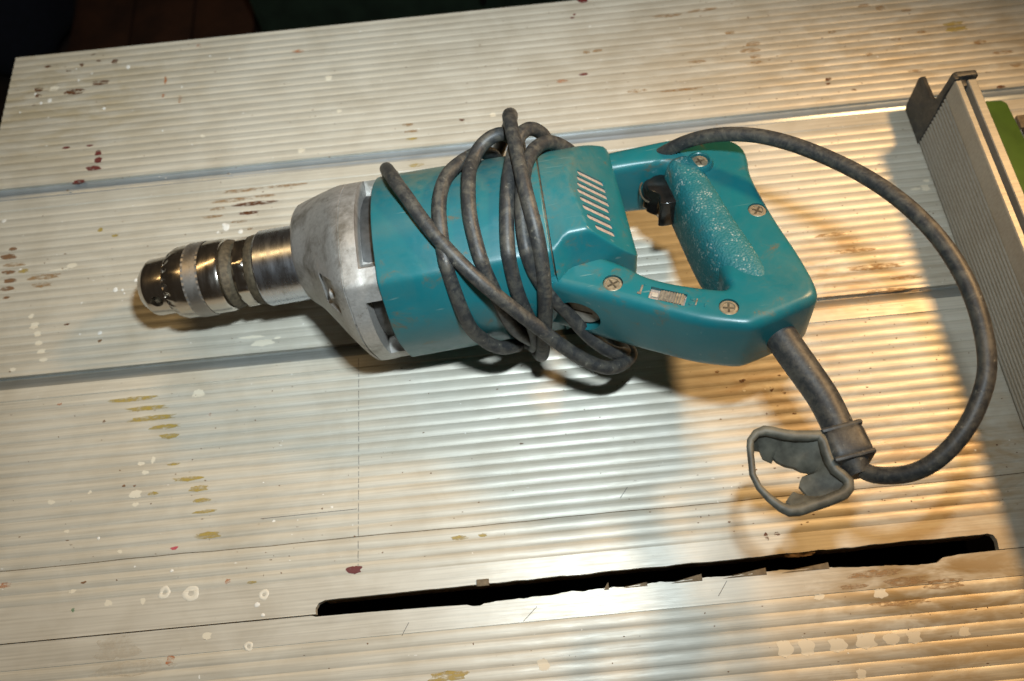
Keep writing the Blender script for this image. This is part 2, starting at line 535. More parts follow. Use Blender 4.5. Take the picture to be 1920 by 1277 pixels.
# front panel: plain torn edge along the slot, ribs beyond it
torn = [(XL, 76.5), (-129.0, 76.3), (-127.0, 75.6), (-100, 75.4), (-60, 74.8), (-44, 74.3), (-40.5, 73.3), (-36.5, 73.3), (-34.5, 74.2),
        (-20, 74.9), (-6, 75.3), (2, 75.1), (8, 75.9), (14, 76.4), (18, 75.8), (30, 76.2), (41, 76.0), (60, 76.5), (72, 76.2), (90, 76.7), (104, 76.3),
        (121, 76.8), (140, 76.4), (152, 75.9), (165, 75.0), (180, 74.2), (196, 73.3), (206, 72.8), (212, 73.1), (215.5, 75.4), (224, 76.3), (246, 76.6), (XR, 76.6)]
fine = []
for (x0, y0), (x1, y1) in zip(torn[:-1], torn[1:]):
    fine.append((x0, y0))
    m = int((x1-x0)/2.2) if x0 > -50 and x1 < 230 else 0
    for i in range(1, m):
        t = (i + random.uniform(-0.3, 0.3))/m
        fine.append((x0+(x1-x0)*t, y0+(y1-y0)*t + random.choice((-0.45, -0.15, 0.1, 0.3, 0.5))*random.random()))
fine.append(torn[-1])
v, f = prism([(XR, 62.5), (XL, 62.5)] + fine, -4.0, 0.0)
tpart('torn_strip', v, f, M_FLAT, 30, label='plain strip in front of the blade slot with a torn edge')
panel('table_panel', [-120.0, -89.0] + rib_profile(-88.0, 62.5, 21), M_TABLE, 'front ribbed panel nearest the viewer')
# metal tongues bent up along the torn edge
for x0, ln, hy, hz in ((68, 17, 2.9, 1.2), (96, 24, 2.9, 1.4), (128, 26, 2.6, 1.3), (42, 13, 1.4, 0.8), (31, 3, 3.2, 1.0)):
    y0 = 75.9
    v = [(x0, y0-1, -1.2), (x0+ln, y0-1, -1.2), (x0+ln, y0-0.6, 0.25), (x0, y0-0.6, 0.1),
         (x0+0.5, y0+0.4, -1.6), (x0+ln*0.96, y0+hy, -0.9), (x0+ln, y0+hy*1.05, 0.1+hz*0.2), (x0+ln*0.45, y0+hy*0.42, -0.2)]
    f = [(0, 3, 2, 1), (4, 5, 6, 7), (0, 1, 5, 4), (1, 2, 6, 5), (2, 3, 7, 6), (3, 0, 4, 7)]
    tpart('torn_tongue', v, f, M_GRIME, 20)
v, f = box_vf(-38, -31, 83.4, 87.2, -1.0, 0.7)
bevel(tpart('torn_tongue', v, f, M_GRIME, 0), 0.35)

# body under the top: skirts, legs, and a dark box added to keep the slot dark
for x0, x1, y0, y1 in ((XL+6, XR-6, -114, -108), (XL+6, XR-6, 500, 506), (XL+6, XL+12, -108, 500), (XR-12, XR-6, -108, 500)):
    v, f = box_vf(x0, x1, y0, y1, -90, -16.2); tpart('skirt', v, f, M_DARK, 0)
v, f = box_vf(-170, 300, 40, 44, -150, -16.2); tpart('slot_dark_box', v, f, M_DARK, 0)
v, f = box_vf(-170, 300, 120, 124, -150, -16.2); tpart('slot_dark_box', v, f, M_DARK, 0)
v, f = box_vf(-170, 300, 44, 120, -150, -146); tpart('slot_dark_box', v, f, M_DARK, 0)
for lx in (XL+20, XR-55):
    for ly in (-100, 460):
        v, f = box_vf(lx, lx+35, ly, ly+35, -800, -16.4); bevel(tpart('leg', v, f, M_DARK, 0), 3)

# marks on the table: paint, rust, glue and the cord's painted shadow, each following the ribs
STAINS = [(-277.8, 492.6, 1.43, 1.9, 'W', 0), (-305.4, 489.9, 0.82, 1.08, 'W', 0), (-314.8, 484.3, 1.02, 1.08, 'W', 0), (-318.1, 495.9, 0.62, 0.82, 'W', 0), (-334.2, 467.0, 1.61, 1.84, 'W', 1), (-340.8, 465.3, 1.21, 1.31, 'W', 0), (-346.4, 474.8, 1.01, 1.33, 'W', 0), (-234.3, 466.8, 0.6, 0.79, 'W', 0), (-291.4, 453.8, 1.4, 1.29, 'W', 0), (-355.4, 458.5, 0.6, 0.78, 'W', 0), (-332.9, 450.6, 0.6, 0.77, 'W', 0), (-245.0, 426.9, 0.59, 0.74, 'W', 0), (-330.0, 424.0, 0.59, 0.74, 'W', 0), (-200.0, 490.8, 0.61, 0.81, 'W', 0), (-186.4, 435.7, 0.59, 0.75, 'W', 0), (-215.0, 494.9, 0.82, 0.82, 'W', 0), (-332.7, 478.2, 4.06, 2.4, 'C', 1), (-142.6, 396.1, 2.86, 2.38, 'C', 1), (-123.8, 461.0, 2.79, 2.34, 'C', 1), (-115.7, 428.5, 2.15, 1.49, 'C', 1), (-215.0, 418.2, 1.94, 1.23, 'C', 1), (-297.5, 479.4, 7.71, 1.87, 'B', 1), (-316.1, 472.9, 8.49, 2.39, 'B', 1), (-344.6, 478.8, 3.66, 1.87, 'B', 1), (-343.7, 472.9, 3.04, 1.33, 'B', 1), (-288.9, 499.5, 2.67, 1.92, 'B', 1), (-314.5, 499.7, 2.06, 1.37, 'B', 1), (-340.7, 501.1, 2.47, 1.1, 'B', 1), (-306.6, 508.9, 1.86, 0.83, 'B', 1), (-323.6, 494.5, 1.85, 0.82, 'B', 1), (-301.6, 501.7, 1.85, 0.83, 'B', 1), (-345.4, 463.9, 2.01, 0.79, 'B', 1), (-290.6, 412.8, 2.52, 2.19, 'R', 1), (-289.7, 406.0, 2.89, 2.42, 'R', 1), (-292.3, 399.2, 5.76, 1.91, 'R', 1), (-301.1, 388.2, 4.95, 1.65, 'R', 1), (-314.9, 420.2, 3.12, 0.99, 'R', 1), (-297.7, 419.9, 2.92, 0.74, 'R', 1), (-147.7, 490.7, 4.89, 1.62, 'O', 1), (-224.1, 507.0, 2.27, 1.38, 'O', 1), (-247.5, 475.4, 1.21, 3.72, 'O', 1), (-234.9, 455.6, 1.6, 3.1, 'O', 1), (-247.8, 460.9, 1.2, 2.61, 'O', 1), (-152.4, 366.8, 15.69, 1.37, 'T', 1), (-183.4, 366.5, 15.7, 1.59, 'T', 1), (-167.4, 360.1, 8.18, 1.35, 'T', 1), (-189.7, 359.2, 15.62, 1.58, 'T', 1), (-173.9, 354.6, 16.67, 1.79, 'B', 1), (-177.9, 347.1, 8.11, 1.55, 'B', 1), (-200.1, 353.3, 6.3, 1.34, 'T', 1), (-203.0, 347.1, 8.11, 1.33, 'T', 1), (-184.2, 340.9, 5.87, 1.1, 'T', 1), (-176.2, 333.9, 2.19, 0.87, 'T', 1), (-192.8, 337.1, 2.38, 2.84, 'W', 1), (-194.4, 339.5, 1.47, 1.53, 'W', 1), (-198.4, 333.9, 1.1, 1.08, 'W', 0), (-182.7, 332.5, 1.82, 1.73, 'W', 1), (-296.2, 318.6, 3.62, 1.91, 'C', 1), (-304.3, 316.6, 7.23, 0.64, 'C', 1), (-350.2, 361.1, 1.87, 1.59, 'W', 1), (-264.2, 296.5, 1.6, 1.64, 'W', 1), (-259.5, 296.0, 0.89, 0.82, 'W', 0), (-257.8, 292.9, 0.71, 0.61, 'W', 0), (-251.3, 302.3, 1.25, 1.24, 'W', 0), (-251.5, 290.6, 0.71, 0.81, 'W', 0), (-270.6, 265.2, 1.56, 1.37, 'W', 1), (-315.0, 275.1, 3.15, 2.39, 'C', 1), (-318.3, 282.6, 1.94, 1.61, 'C', 1), (-311.9, 269.0, 2.44, 1.97, 'C', 1), (-310.1, 262.2, 2.6, 1.75, 'C', 1), (-307.4, 255.9, 2.93, 1.54, 'C', 1), (-305.0, 249.6, 2.92, 1.15, 'C', 1), (-323.8, 244.9, 2.22, 1.33, 'C', 1), (-331.6, 319.8, 1.09, 0.85, 'W', 0), (-339.7, 336.8, 3.12, 1.31, 'N', 1), (-341.6, 331.0, 5.86, 1.95, 'N', 1), (-339.4, 318.2, 5.07, 1.49, 'N', 1), (-337.2, 311.7, 5.05, 1.68, 'N', 1), (-337.9, 305.6, 5.03, 1.67, 'N', 1), (-336.4, 324.1, 8.37, 1.5, 'T', 1), (-329.2, 318.2, 3.99, 1.49, 'Y', 1), (-314.1, 311.9, 11.89, 1.89, 'T', 1), (-314.9, 305.5, 7.53, 1.67, 'T', 1), (-269.4, 339.3, 2.57, 1.09, 'Y', 1), (-280.4, 345.3, 2.03, 1.55, 'Y', 1), (-337.4, 298.7, 2.5, 1.03, 'N', 1), (-293.4, 273.9, 1.75, 0.79, 'B', 1), (-269.8, 259.4, 1.21, 1.16, 'N', 0), (-243.6, 216.4, 16.34, 1.45, 'Y', 1), (-234.6, 209.4, 14.59, 1.43, 'Y', 1), (-230.5, 202.3, 16.15, 1.59, 'Y', 1), (-221.7, 195.8, 10.49, 1.4, 'Y', 1), (-218.4, 189.3, 6.52, 1.55, 'Y', 1), (-204.7, 161.2, 10.18, 1.32, 'Y', 1), (-197.9, 154.7, 6.32, 1.63, 'Y', 1), (-195.1, 147.4, 5.66, 1.28, 'Y', 1), (-193.0, 140.5, 7.81, 0.95, 'Y', 1), (-190.4, 126.6, 8.33, 1.86, 'Y', 1), (-224.8, 154.5, 3.48, 0.98, 'Y', 1), (-214.2, 171.4, 4.17, 0.84, 'Y', 1), (-202.6, 216.0, 4.16, 2.53, 'C', 1), (-234.1, 173.7, 1.93, 1.35, 'C', 1), (-230.9, 167.8, 1.92, 1.33, 'C', 1), (-226.8, 175.3, 1.29, 2.02, 'C', 1), (-235.3, 155.2, 3.96, 2.28, 'C', 1), (-234.6, 148.7, 1.73, 1.45, 'C', 1), (-285.4, 155.0, 2.06, 1.47, 'C', 1), (-273.6, 136.7, 1.4, 1.11, 'C', 1), (-263.1, 158.9, 1.11, 1.15, 'C', 0), (-240.6, 121.9, 1.38, 1.08, 'C', 1), (-254.4, 130.9, 0.93, 0.94, 'W', 0), (-209.5, 108.2, 1.06, 0.9, 'W', 0), (-212.6, 96.4, 3.31, 3.53, 'D', 1), (-197.4, 94.5, 4.5, 4.4, 'D', 1), (-156.2, 90.1, 2.98, 2.9, 'D', 1), (-159.8, 85.0, 1.48, 1.44, 'W', 1), (-163.5, 63.5, 2.76, 2.35, 'D', 1), (-186.7, 70.8, 2.64, 1.96, 'C', 1), (-265.5, 101.9, 2.27, 1.19, 'C', 1), (-243.9, 93.5, 1.95, 2.05, 'C', 1), (-224.3, 92.9, 1.65, 1.6, 'C', 1), (-156.3, 79.2, 1.18, 0.99, 'W', 1), (-206.0, 60.1, 2.47, 2.47, 'O', 1), (-177.0, 99.3, 1.5, 1.47, 'O', 1), (-209.1, 120.8, 2.0, 1.07, 'P', 1), (-259.5, 106.3, 1.52, 0.75, 'N', 1), (-163.4, 97.4, 3.3, 0.73, 'Y', 1), (-304.7, 109.0, 3.66, 1.81, 'O', 1), (-289.7, 218.0, 1.51, 1.09, 'O', 1), (-260.0, 203.3, 0.83, 0.88, 'N', 0), (-194.2, 201.0, 0.99, 0.88, 'O', 0), (-242.9, 160.8, 0.96, 0.82, 'N', 0), (-236.5, 160.2, 0.8, 0.66, 'N', 0), (-105.8, 98.8, 4.8, 2.06, 'R', 1), (-235.9, 69.4, 13.93, 5.61, 'F', 1), (-226.1, 57.6, 24.64, 3.56, 'F', 1), (-263.5, 91.6, 1.05, 1.02, 'G', 0), (121.4, 36.8, 4.63, 3.91, 'C', 1), (132.8, 36.6, 4.49, 3.91, 'C', 1), (148.9, 36.2, 5.32, 3.25, 'C', 1), (163.9, 37.0, 5.89, 3.65, 'C', 1), (177.2, 36.6, 4.48, 2.86, 'C', 1), (188.9, 36.3, 4.2, 2.86, 'C', 1), (215.3, 37.2, 3.08, 2.34, 'C', 1), (145.2, 61.3, 3.16, 1.64, 'C', 1), (177.7, 59.9, 4.01, 2.45, 'C', 1), (157.4, 21.6, 2.76, 2.27, 'C', 1), (-5.4, 40.3, 3.4, 2.9, 'C', 1), (-56.1, 39.2, 11.89, 2.37, 'Y', 1), (-46.1, 111.3, 5.45, 1.2, 'Y', 1), (-32.7, 111.5, 2.72, 0.9, 'Y', 1), (-163.6, 246.3, 7.84, 2.27, 'C', 1), (-171.0, 251.3, 8.9, 0.95, 'C', 1), (-154.5, 249.1, 2.39, 0.76, 'C', 1), (275.7, 312.8, 3.01, 2.5, 'C', 1), (269.3, 312.7, 3.54, 1.04, 'C', 1), (278.0, 318.2, 1.96, 1.26, 'C', 1), (337.1, 452.0, 7.82, 1.78, 'Y', 1), (337.4, 446.7, 8.96, 2.02, 'Y', 1), (72.0, 512.6, 4.93, 1.67, 'R', 1), (61.9, 496.2, 1.63, 1.09, 'R', 1), (63.9, 499.2, 1.02, 0.82, 'R', 0), (63.7, 439.7, 3.91, 1.01, 'R', 1), (47.2, 435.3, 5.07, 1.25, 'O', 1), (190.2, 452.2, 5.5, 1.79, 'T', 1), (187.0, 446.3, 7.83, 1.77, 'T', 1), (189.5, 439.8, 4.28, 2.01, 'T', 1), (189.2, 434.2, 4.66, 1.24, 'T', 1), (146.9, 440.4, 7.02, 1.26, 'T', 1), (235.7, 412.3, 2.1, 1.45, 'B', 1), (234.6, 408.0, 1.71, 0.96, 'B', 1), (250.9, 400.5, 1.7, 0.95, 'B', 1), (351.2, 389.7, 3.37, 1.63, 'B', 1), (346.9, 404.0, 1.7, 0.71, 'B', 1), (312.3, 447.0, 3.51, 1.26, 'T', 1), (299.2, 411.4, 6.85, 1.44, 'T', 1), (269.1, 431.1, 3.86, 1.48, 'T', 1), (292.3, 442.4, 4.28, 1.26, 'T', 1), (363.2, 420.4, 8.03, 1.46, 'T', 1), (367.7, 407.7, 4.55, 1.67, 'T', 1), (350.2, 431.9, 4.63, 1.98, 'T', 1), (131.5, 416.2, 16.12, 1.21, 'T', 1), (175.8, 465.2, 4.36, 1.3, 'T', 1), (159.4, 490.3, 12.91, 1.61, 'T', 1), (132.4, 488.0, 12.1, 1.61, 'T', 1), (68.5, 460.3, 3.17, 1.55, 'T', 1), (76.5, 460.8, 4.36, 1.29, 'T', 1), (100.1, 419.3, 7.7, 1.22, 'T', 1), (249.0, 455.7, 3.15, 1.54, 'T', 1), (278.5, 478.5, 5.19, 1.59, 'T', 1), (307.6, 469.0, 4.36, 1.56, 'T', 1), (289.3, 474.2, 3.98, 2.1, 'T', 1), (-4.9, 410.8, 2.5, 1.93, 'C', 1), (64.5, 368.8, 4.46, 2.27, 'C', 1), (-27.3, 408.8, 1.73, 1.21, 'B', 1), (-61.5, 373.0, 5.99, 1.38, 'Y', 1), (-66.0, 409.4, 4.61, 1.45, 'T', 1), (-63.9, 403.3, 5.36, 1.44, 'T', 1), (-63.4, 396.6, 4.57, 1.19, 'Y', 1), (138.4, 220.0, 9.91, 1.44, 'T', 1), (152.4, 179.4, 1.28, 1.35, 'B', 1), (115.8, 196.5, 1.3, 0.87, 'N', 1), (129.5, 189.1, 1.93, 1.03, 'B', 1), (145.7, 182.1, 1.44, 1.35, 'B', 1), (155.6, 165.4, 1.1, 0.82, 'B', 0), (124.1, 95.7, 1.34, 2.04, 'B', 1), (130.2, 96.6, 1.48, 1.16, 'B', 1), (227.4, 257.6, 20.37, 1.91, 'T', 1), (244.9, 247.8, 10.1, 1.51, 'T', 1), (217.2, 270.7, 15.44, 1.56, 'T', 1), (206.8, 284.1, 12.14, 1.4, 'T', 1), (229.3, 239.9, 15.06, 1.49, 'T', 1), (250.3, 237.5, 8.35, 1.11, 'T', 1), (140.1, 84.2, 8.8, 1.14, 'T', 1), (193.1, 64.9, 12.94, 2.2, 'T', 1), (177.4, 70.6, 15.91, 1.94, 'T', 1), (212.1, 61.8, 11.46, 2.45, 'T', 1), (164.4, 64.8, 8.64, 1.37, 'T', 1), (187.2, 54.3, 17.08, 1.61, 'T', 1)]
NAMES = {'W': 'paint_drop', 'C': 'paint_smear', 'D': 'paint_ring', 'B': 'rust_and_shadow_mark', 'N': 'paint_mark', 'R': 'red_paint_mark', 'O': 'orange_paint_mark',
         'T': 'rust_and_shadow_mark', 'Y': 'yellow_paint_mark', 'P': 'pink_paint_mark', 'F': 'glue_stain', 'G': 'green_paint_mark'}
rnd = random.Random(3)
def blob(x, y, rx, ry, kind):
    nsp = 22 if rx > 3 else 12
    ph = [rnd.uniform(0, 6.28) for _ in range(3)]
    jit = 0.10 if kind in 'WD' else 0.28
    def rad(t):
        return 1 + jit*(0.6*math.sin(2*t+ph[0]) + 0.5*math.sin(3*t+ph[1]) + 0.4*math.sin(5*t+ph[2]))
    levels = [0.0, 0.35, 0.6, 0.82, 1.0] if kind not in 'D' else [0.34, 0.48, 0.7, 0.9, 1.0]
    h = 0.32 if kind == 'W' else (0.25 if kind == 'D' else 0.0)
    v = []; f = []
    for li, s in enumerate(levels):
        for j in range(nsp):
            t = 2*math.pi*j/nsp
            px = x + rx*s*rad(t)*math.cos(t); py = y + ry*s*rad(t)*math.sin(t)
            if kind == 'W': z = h*math.sqrt(max(0, 1-s*s))
            elif kind == 'D': z = h*math.sin(math.pi*li/4)
            else: z = 0.0
            v.append((px, py, rib_z(py) + 0.07 + z))
    for li in range(len(levels)-1):
        for j in range(nsp):
            k = (j+1) % nsp
            f.append((li*nsp+j, li*nsp+k, (li+1)*nsp+k, (li+1)*nsp+j))
    return v, f

def band(x, y, rx, ry, kind):
    """a smear lying along one or two rib crests, finely divided so that it follows them"""
    nx, ny = max(6, min(26, int(rx*1.6))), max(5, min(24, int(ry*4)))
    ph = [rnd.uniform(0, 6.28) for _ in range(4)]
    v = []; f = []
    for j in range(ny+1):
        b = 2*j/ny-1
        w = math.sqrt(max(0.03, 1-abs(b)**7.0))
        lo = -rx*w*(0.85+0.15*math.sin(3*b+ph[0])); hi = rx*w*(0.85+0.15*math.sin(4*b+ph[1]))
        for i in range(nx+1):
            px = x + lo + (hi-lo)*i/nx; py = y + ry*b + 0.12*ry*math.sin(2.2*i/nx*3.1+ph[2])
            v.append((px, py, rib_z(py) + 0.07))
    for j in range(ny):
        for i in range(nx):
            a = j*(nx+1)+i
            f.append((a, a+1, a+nx+2, a+nx+1))
    return v, f

tiny = {}
for x, y, rx, ry, kind, big in STAINS:
    v, f = blob(x, y, rx, ry, kind) if kind in 'WD' or rx < 2.2 else band(x, y, rx, ry, kind)
    if big:
        tpart(NAMES[kind], v, f, STAIN[kind], 60)
    else:
        V, F = tiny.setdefault(kind, ([], []))
        n0 = len(V); V += v; F += [tuple(i+n0 for i in q) for q in f]
for kind, (V, F) in tiny.items():
    tpart(NAMES[kind], V, F, STAIN[kind], 60, kind='stuff')
# fine specks nobody could count
V, F = [], []
for i in range(900):
    x = rnd.uniform(XL+4, 330) if rnd.random() < 0.6 else rnd.gauss(190, 70); y = rnd.uniform(5, 510)
    if y < 97 and y > 60: y += 40
    if x > 400: continue
    v, f = blob(x, y, abs(rnd.gauss(0.25, 0.22))+0.15, abs(rnd.gauss(0.16, 0.12))+0.1, 'N')
    n0 = len(V); V += v; F += [tuple(k+n0 for k in q) for q in f]
tpart('paint_speck', V, F, mat_plain('brown_specks', (0.14, 0.075, 0.035), 0.7), 60, kind='stuff')
V, F = [], []
for i in range(260):
    x = rnd.uniform(XL+4, 330); y = rnd.uniform(5, 510)
    if y < 97 and y > 60: y += 40
    v, f = blob(x, y, abs(rnd.gauss(0.25, 0.25))+0.15, abs(rnd.gauss(0.2, 0.2))+0.1, 'N')
    n0 = len(V); V += v; F += [tuple(k+n0 for k in q) for q in f]
tpart('paint_fleck', V, F, STAIN['W'], 60, kind='stuff')

def line_strip(P, w, mat, name, dash=None):
    """thin mark on the ribs along world points P (mm)"""
    V, F = [], []
    for (x0, y0), (x1, y1) in zip(P[:-1], P[1:]):
        L = math.hypot(x1-x0, y1-y0); nx, ny = -(y1-y0)/L, (x1-x0)/L
        m = max(2, int(L/0.7))
        for i in range(m):
            if dash and dash(x0+(x1-x0)*(i+.5)/m, y0+(y1-y0)*(i+.5)/m): continue
            q = []
            for t, s in ((i/m, -1), ((i+1)/m, -1), ((i+1)/m, 1), (i/m, 1)):
                px = x0+(x1-x0)*t + nx*w*s; py = y0+(y1-y0)*t + ny*w*s
                q.append((px, py, rib_z(py)+0.06))
            n0 = len(V); V += q; F.append((n0, n0+1, n0+2, n0+3))
    return tpart(name, V, F, mat, 0)

line_strip([(-102.6, 229), (-102.9, 160), (-103.6, 98)], 0.16, M_PENCIL, 'pencil_line', lambda x, y: rib_z(y) < -0.42 or math.sin(y*1.7)+math.sin(y*0.61) > 1.35)
gx = [XL + (XR-XL)*i/60 for i in range(61)]
line_strip([(x, 117.2 + 0.25*math.sin(x*0.05)+0.15*math.sin(x*0.21)) for x in gx if x > -330 and x < 330], 0.22, M_GRIME, 'scored_line')
for (a, b) in (((-160, 133.0), (-104, 133.4)), ((-80, 61.5), (-76, 68)), ((-14, 63), (-6, 70)), ((92, 66.5), (98, 74)), ((47, 125), (52, 131))):
    line_strip([a, b], 0.16, M_PENCIL, 'scratch')

# ------------------------------------------------------------------ the rip fence
fence = thing('rip_fence', 'ribbed aluminium fence with black end cap, standing on the table right of the drill', 'saw fence', (0.291, 0.20, 0))
FO = Vector((-0.291, -0.20, 0))
def fpart(name, v, f, mat, smooth=30, **kw):
    o = mk(name, v, f, mat, fence, smooth, **kw); o.location = FO
    return o
prof = [(298.5, 1.2), (281.6, 1.2)]
nr, z0, z1 = 13, 1.6, 46.0
for i in range(nr):
    for t, dx in ((0.0, 2.4), (0.16, 0.5), (0.26, 0.05), (0.46, 0.0), (0.60, 0.3), (0.84, 1.7)):
        prof.append((281.0 + dx, z0+(z1-z0)*(i+t)/nr))
prof += [(282.4, z1), (281.0, z1+0.8), (281.0, 60.4), (281.6, 61.0), (284.5, 61.0), (285.0, 60.5), (285.0, 51.5), (288.7, 51.5), (288.7, 60.5), (289.2, 61.0), (293.6, 61.0), (294.2, 60.4), (294.2, 24.0), (298.5, 22.5)]
Y0, Y1 = -140.0, 348.2
n = len(prof)
v = [(x, Y0, z) for x, z in prof] + [(x, Y1, z) for x, z in prof]
f = [(i, (i+1) % n, n+(i+1) % n, n+i) for i in range(n)] + [tuple(range(n)), tuple(range(n, 2*n))]
fpart('fence_extrusion', v, f, M_FENCE, 35)
# black end cap: pointed fin and box cap, thin plate with a return flange
fin = [(348.3, 0.6), (378.4, 0.6), (379.6, 5), (381.4, 28.0), (379.2, 31.6), (360.5, 32.4), (355.5, 36.0), (353.6, 61.6), (348.6, 62.4), (350.0, 46), (348.3, 30)]
v, f = prism(fin, 280.4, 283.4)
bevel(fpart('end_cap', swap(v, (2, 0, 1)), f, M_CAPBLK, 0, label='black plastic fin of the end cap, facing the drill'), 0.6)
v, f = prism([(280.6, 0.7), (296.0, 0.7), (296.0, 61.2), (294.6, 62.6), (282.4, 62.6), (280.6, 61.0)], 350.25, 354.5)
bevel(fpart('end_cap', swap(v, (0, 2, 1)), f, M_CAPBLK, 0), 0.8)
v, f = box_vf(285.1, 288.6, 345.0, 350.3, 51.6, 59.5)
bevel(fpart('end_cap', v, f, M_CAPBLK, 0), 0.5)
# green painted carrier behind it
v, f = prism([(294.4, -140), (336, -140), (336.4, 330), (335.0, 358.5), (332.0, 361.5), (294.4, 363.5)], 8.0, 22.0)
bevel(fpart('carrier_plate', v, f, M_GREEN, 0), 1.6)

# flat dark plate painting the shade of an opening beside the carrier, with a small steel stop
v, f = box_vf(352, 440, 290, 351, 0.05, 1.4)
dk = bevel(tpart('side_opening_patch', v, f, M_DARK, 0), 0.5)
v, f = box_vf(351, 440, 351.3, 362, 0.05, 3.0)
bevel(tpart('side_opening_patch', v, f, M_GRIME, 0), 0.6)

# ------------------------------------------------------------------ floor and dark things beyond the table
v, f = box_vf(-4000, 4000, -3000, 5000, -860, -800)
fl = mk('floor', v, f, M_FLOOR, None, 0, kind='structure')

def blk(name, label, cat, loc):
    t = thing(name, label, cat, (loc[0]*MM, loc[1]*MM, loc[2]*MM)); return t
# navy cloth bag slumped against the left corner
bag = blk('cloth_bag', 'dark navy cloth bag slumped on the floor beyond the left corner of the table', 'bag', (-980, 1420, -800))
rows = []
for i in range(15):
    t = i/14; z = 620*t
    s = (0.70 + 0.45*math.sin(math.pi*min(1, t*1.15))**0.8) * (1 - 0.55*max(0, t-0.72)/0.28)
    rows.append([(150*s*math.cos(a)*(1+0.07*math.sin(3*a+5*t)+0.04*math.sin(7*a-6*t)) - 30*t, 150*s*math.sin(a)*(1+0.08*math.sin(4*a+3*t)), z + 14*math.sin(2*a+4*t)*t) for a in np.linspace(0, 2*math.pi, 40, endpoint=False)])
v, f = rings(rows); mk('bag_body', v, f, M_NAVY, bag, 80)
v, f = tube_vf(catmull([(-70, 0, 600), (-75, -40, 700), (-35, -50, 760), (5, -40, 700), (0, 0, 590)], 6), 9, 10); mk('handle', v, f, M_NAVY, bag, 80)
# brown board leaning
brd = blk('wooden_board', 'dark reddish brown board lying flat on the floor beyond the table', 'board', (-670, 1480, -800))
for k in range(3):
    v, f = box_vf(-190+k*128, -66+k*128, -420, 420, 0, 22); bevel(mk('plank', v, f, M_BROWN, brd, 0), 3)
for yy in (-300, 300):
    v, f = box_vf(-185, 185, yy-30, yy+30, 22.2, 40); bevel(mk('cross_batten', v, f, M_BROWN, brd, 0), 3)
# dark green cabinet
cab = blk('tool_cabinet', 'dark green metal tool cabinet standing beyond the far edge of the table', 'cabinet', (-190, 1400, -800))
v, f = box_vf(-250, 700, -120, 300, 0, 330); bevel(mk('cabinet_body', v, f, M_BOTTLE, cab, 0), 8)
for k in range(2):
    v, f = box_vf(-236+k*470, 220+k*470, -130, -120.5, 16, 312); d = bevel(mk('door', v, f, M_BOTTLE, cab, 0), 3)
    v, f = tube_vf([(180+k*110, -132, 120), (180+k*110, -150, 130), (180+k*110, -150, 210), (180+k*110, -132, 220)], 6, 8); mk('handle', v, f, M_DARK, d, 60)
v, f = box_vf(-262, 712, -135, 312, 330.5, 350); bevel(mk('cabinet_top', v, f, M_BOTTLE, cab, 0), 6)

# ------------------------------------------------------------------ the drill
# local frame: u along the barrel, v across it in the plane of the D-handle, w out of that plane
S = 0.99
FR = [[0.99556, 0.03547, 0.08716], [-0.01347, 0.97043, -0.241], [-0.09313, 0.23876, 0.9666]]
FOc = [-67.63195, 255.4072, 55.0]
Rm = Matrix(((FR[0][0], FR[1][0], FR[2][0]), (FR[0][1], FR[1][1], FR[2][1]), (FR[0][2], FR[1][2], FR[2][2])))
drill = thing('power_drill', 'teal electric drill with keyed chuck, D-handle and black cord wound round its body', 'drill')
base_w = 50.0
Oc = Vector(FOc)*MM
drill.matrix_world = Matrix.Translation(Oc - (Rm @ Vector((0, 0, base_w*MM)))) @ Rm.to_4x4()
CU = [0.00911, 102.20998, -2.15591, 0.05543, -8.74657, 2.35859, -0.16226, 7.83117, -0.29622, 0.14309]
CVV = [-0.00686, -0.39537, 0.01689, -0.00691, 107.96739, -2.22894, 2.29593, -7.40733, 0.15703, 1.76832]
def place(a):
    """drawing numbers of the shells -> millimetres of the drill as it lies"""
    u, v, w = a
    u -= 2.2*max(0.0, min(1.0, (-62.0-u)/12.0))
    k = max(0.0, min(1.0, (u-88.0)/22.0)); k = k*k*(3-2*k)
    vu, wu = v*k + 2.0*(1-k), w*k + 22.0*(1-k)
    def poly(c, x, y, z):
        x, y, z = x/100, y/100, z/100
        return c[0]+c[1]*x+c[2]*x*x+c[3]*x**3+c[4]*y+c[5]*x*y+c[6]*y*y+c[7]*z+c[8]*x*z+c[9]*y*z
    lam = (0.48 - (0.055 + u*0.001*math.sin(math.radians(5.0))))/(0.48-0.058)
    return (poly(CU, u, vu, wu)*S, poly(CVV, u, v, w)*S, w*lam*S)
def dpart(name, v, f, mat, smooth=32, parent=None, fit=True, **kw):
    o = mk(name, [place(a) if fit else (a[0]*S, a[1]*S, a[2]*S) for a in v], f, mat, parent or drill, smooth, **kw)
    if not parent: o.location = (0, 0, base_w*MM)
    return o
CS = 20.5                                             # spindle axis offset in v
CV = 5.5                                              # motor axis offset in v

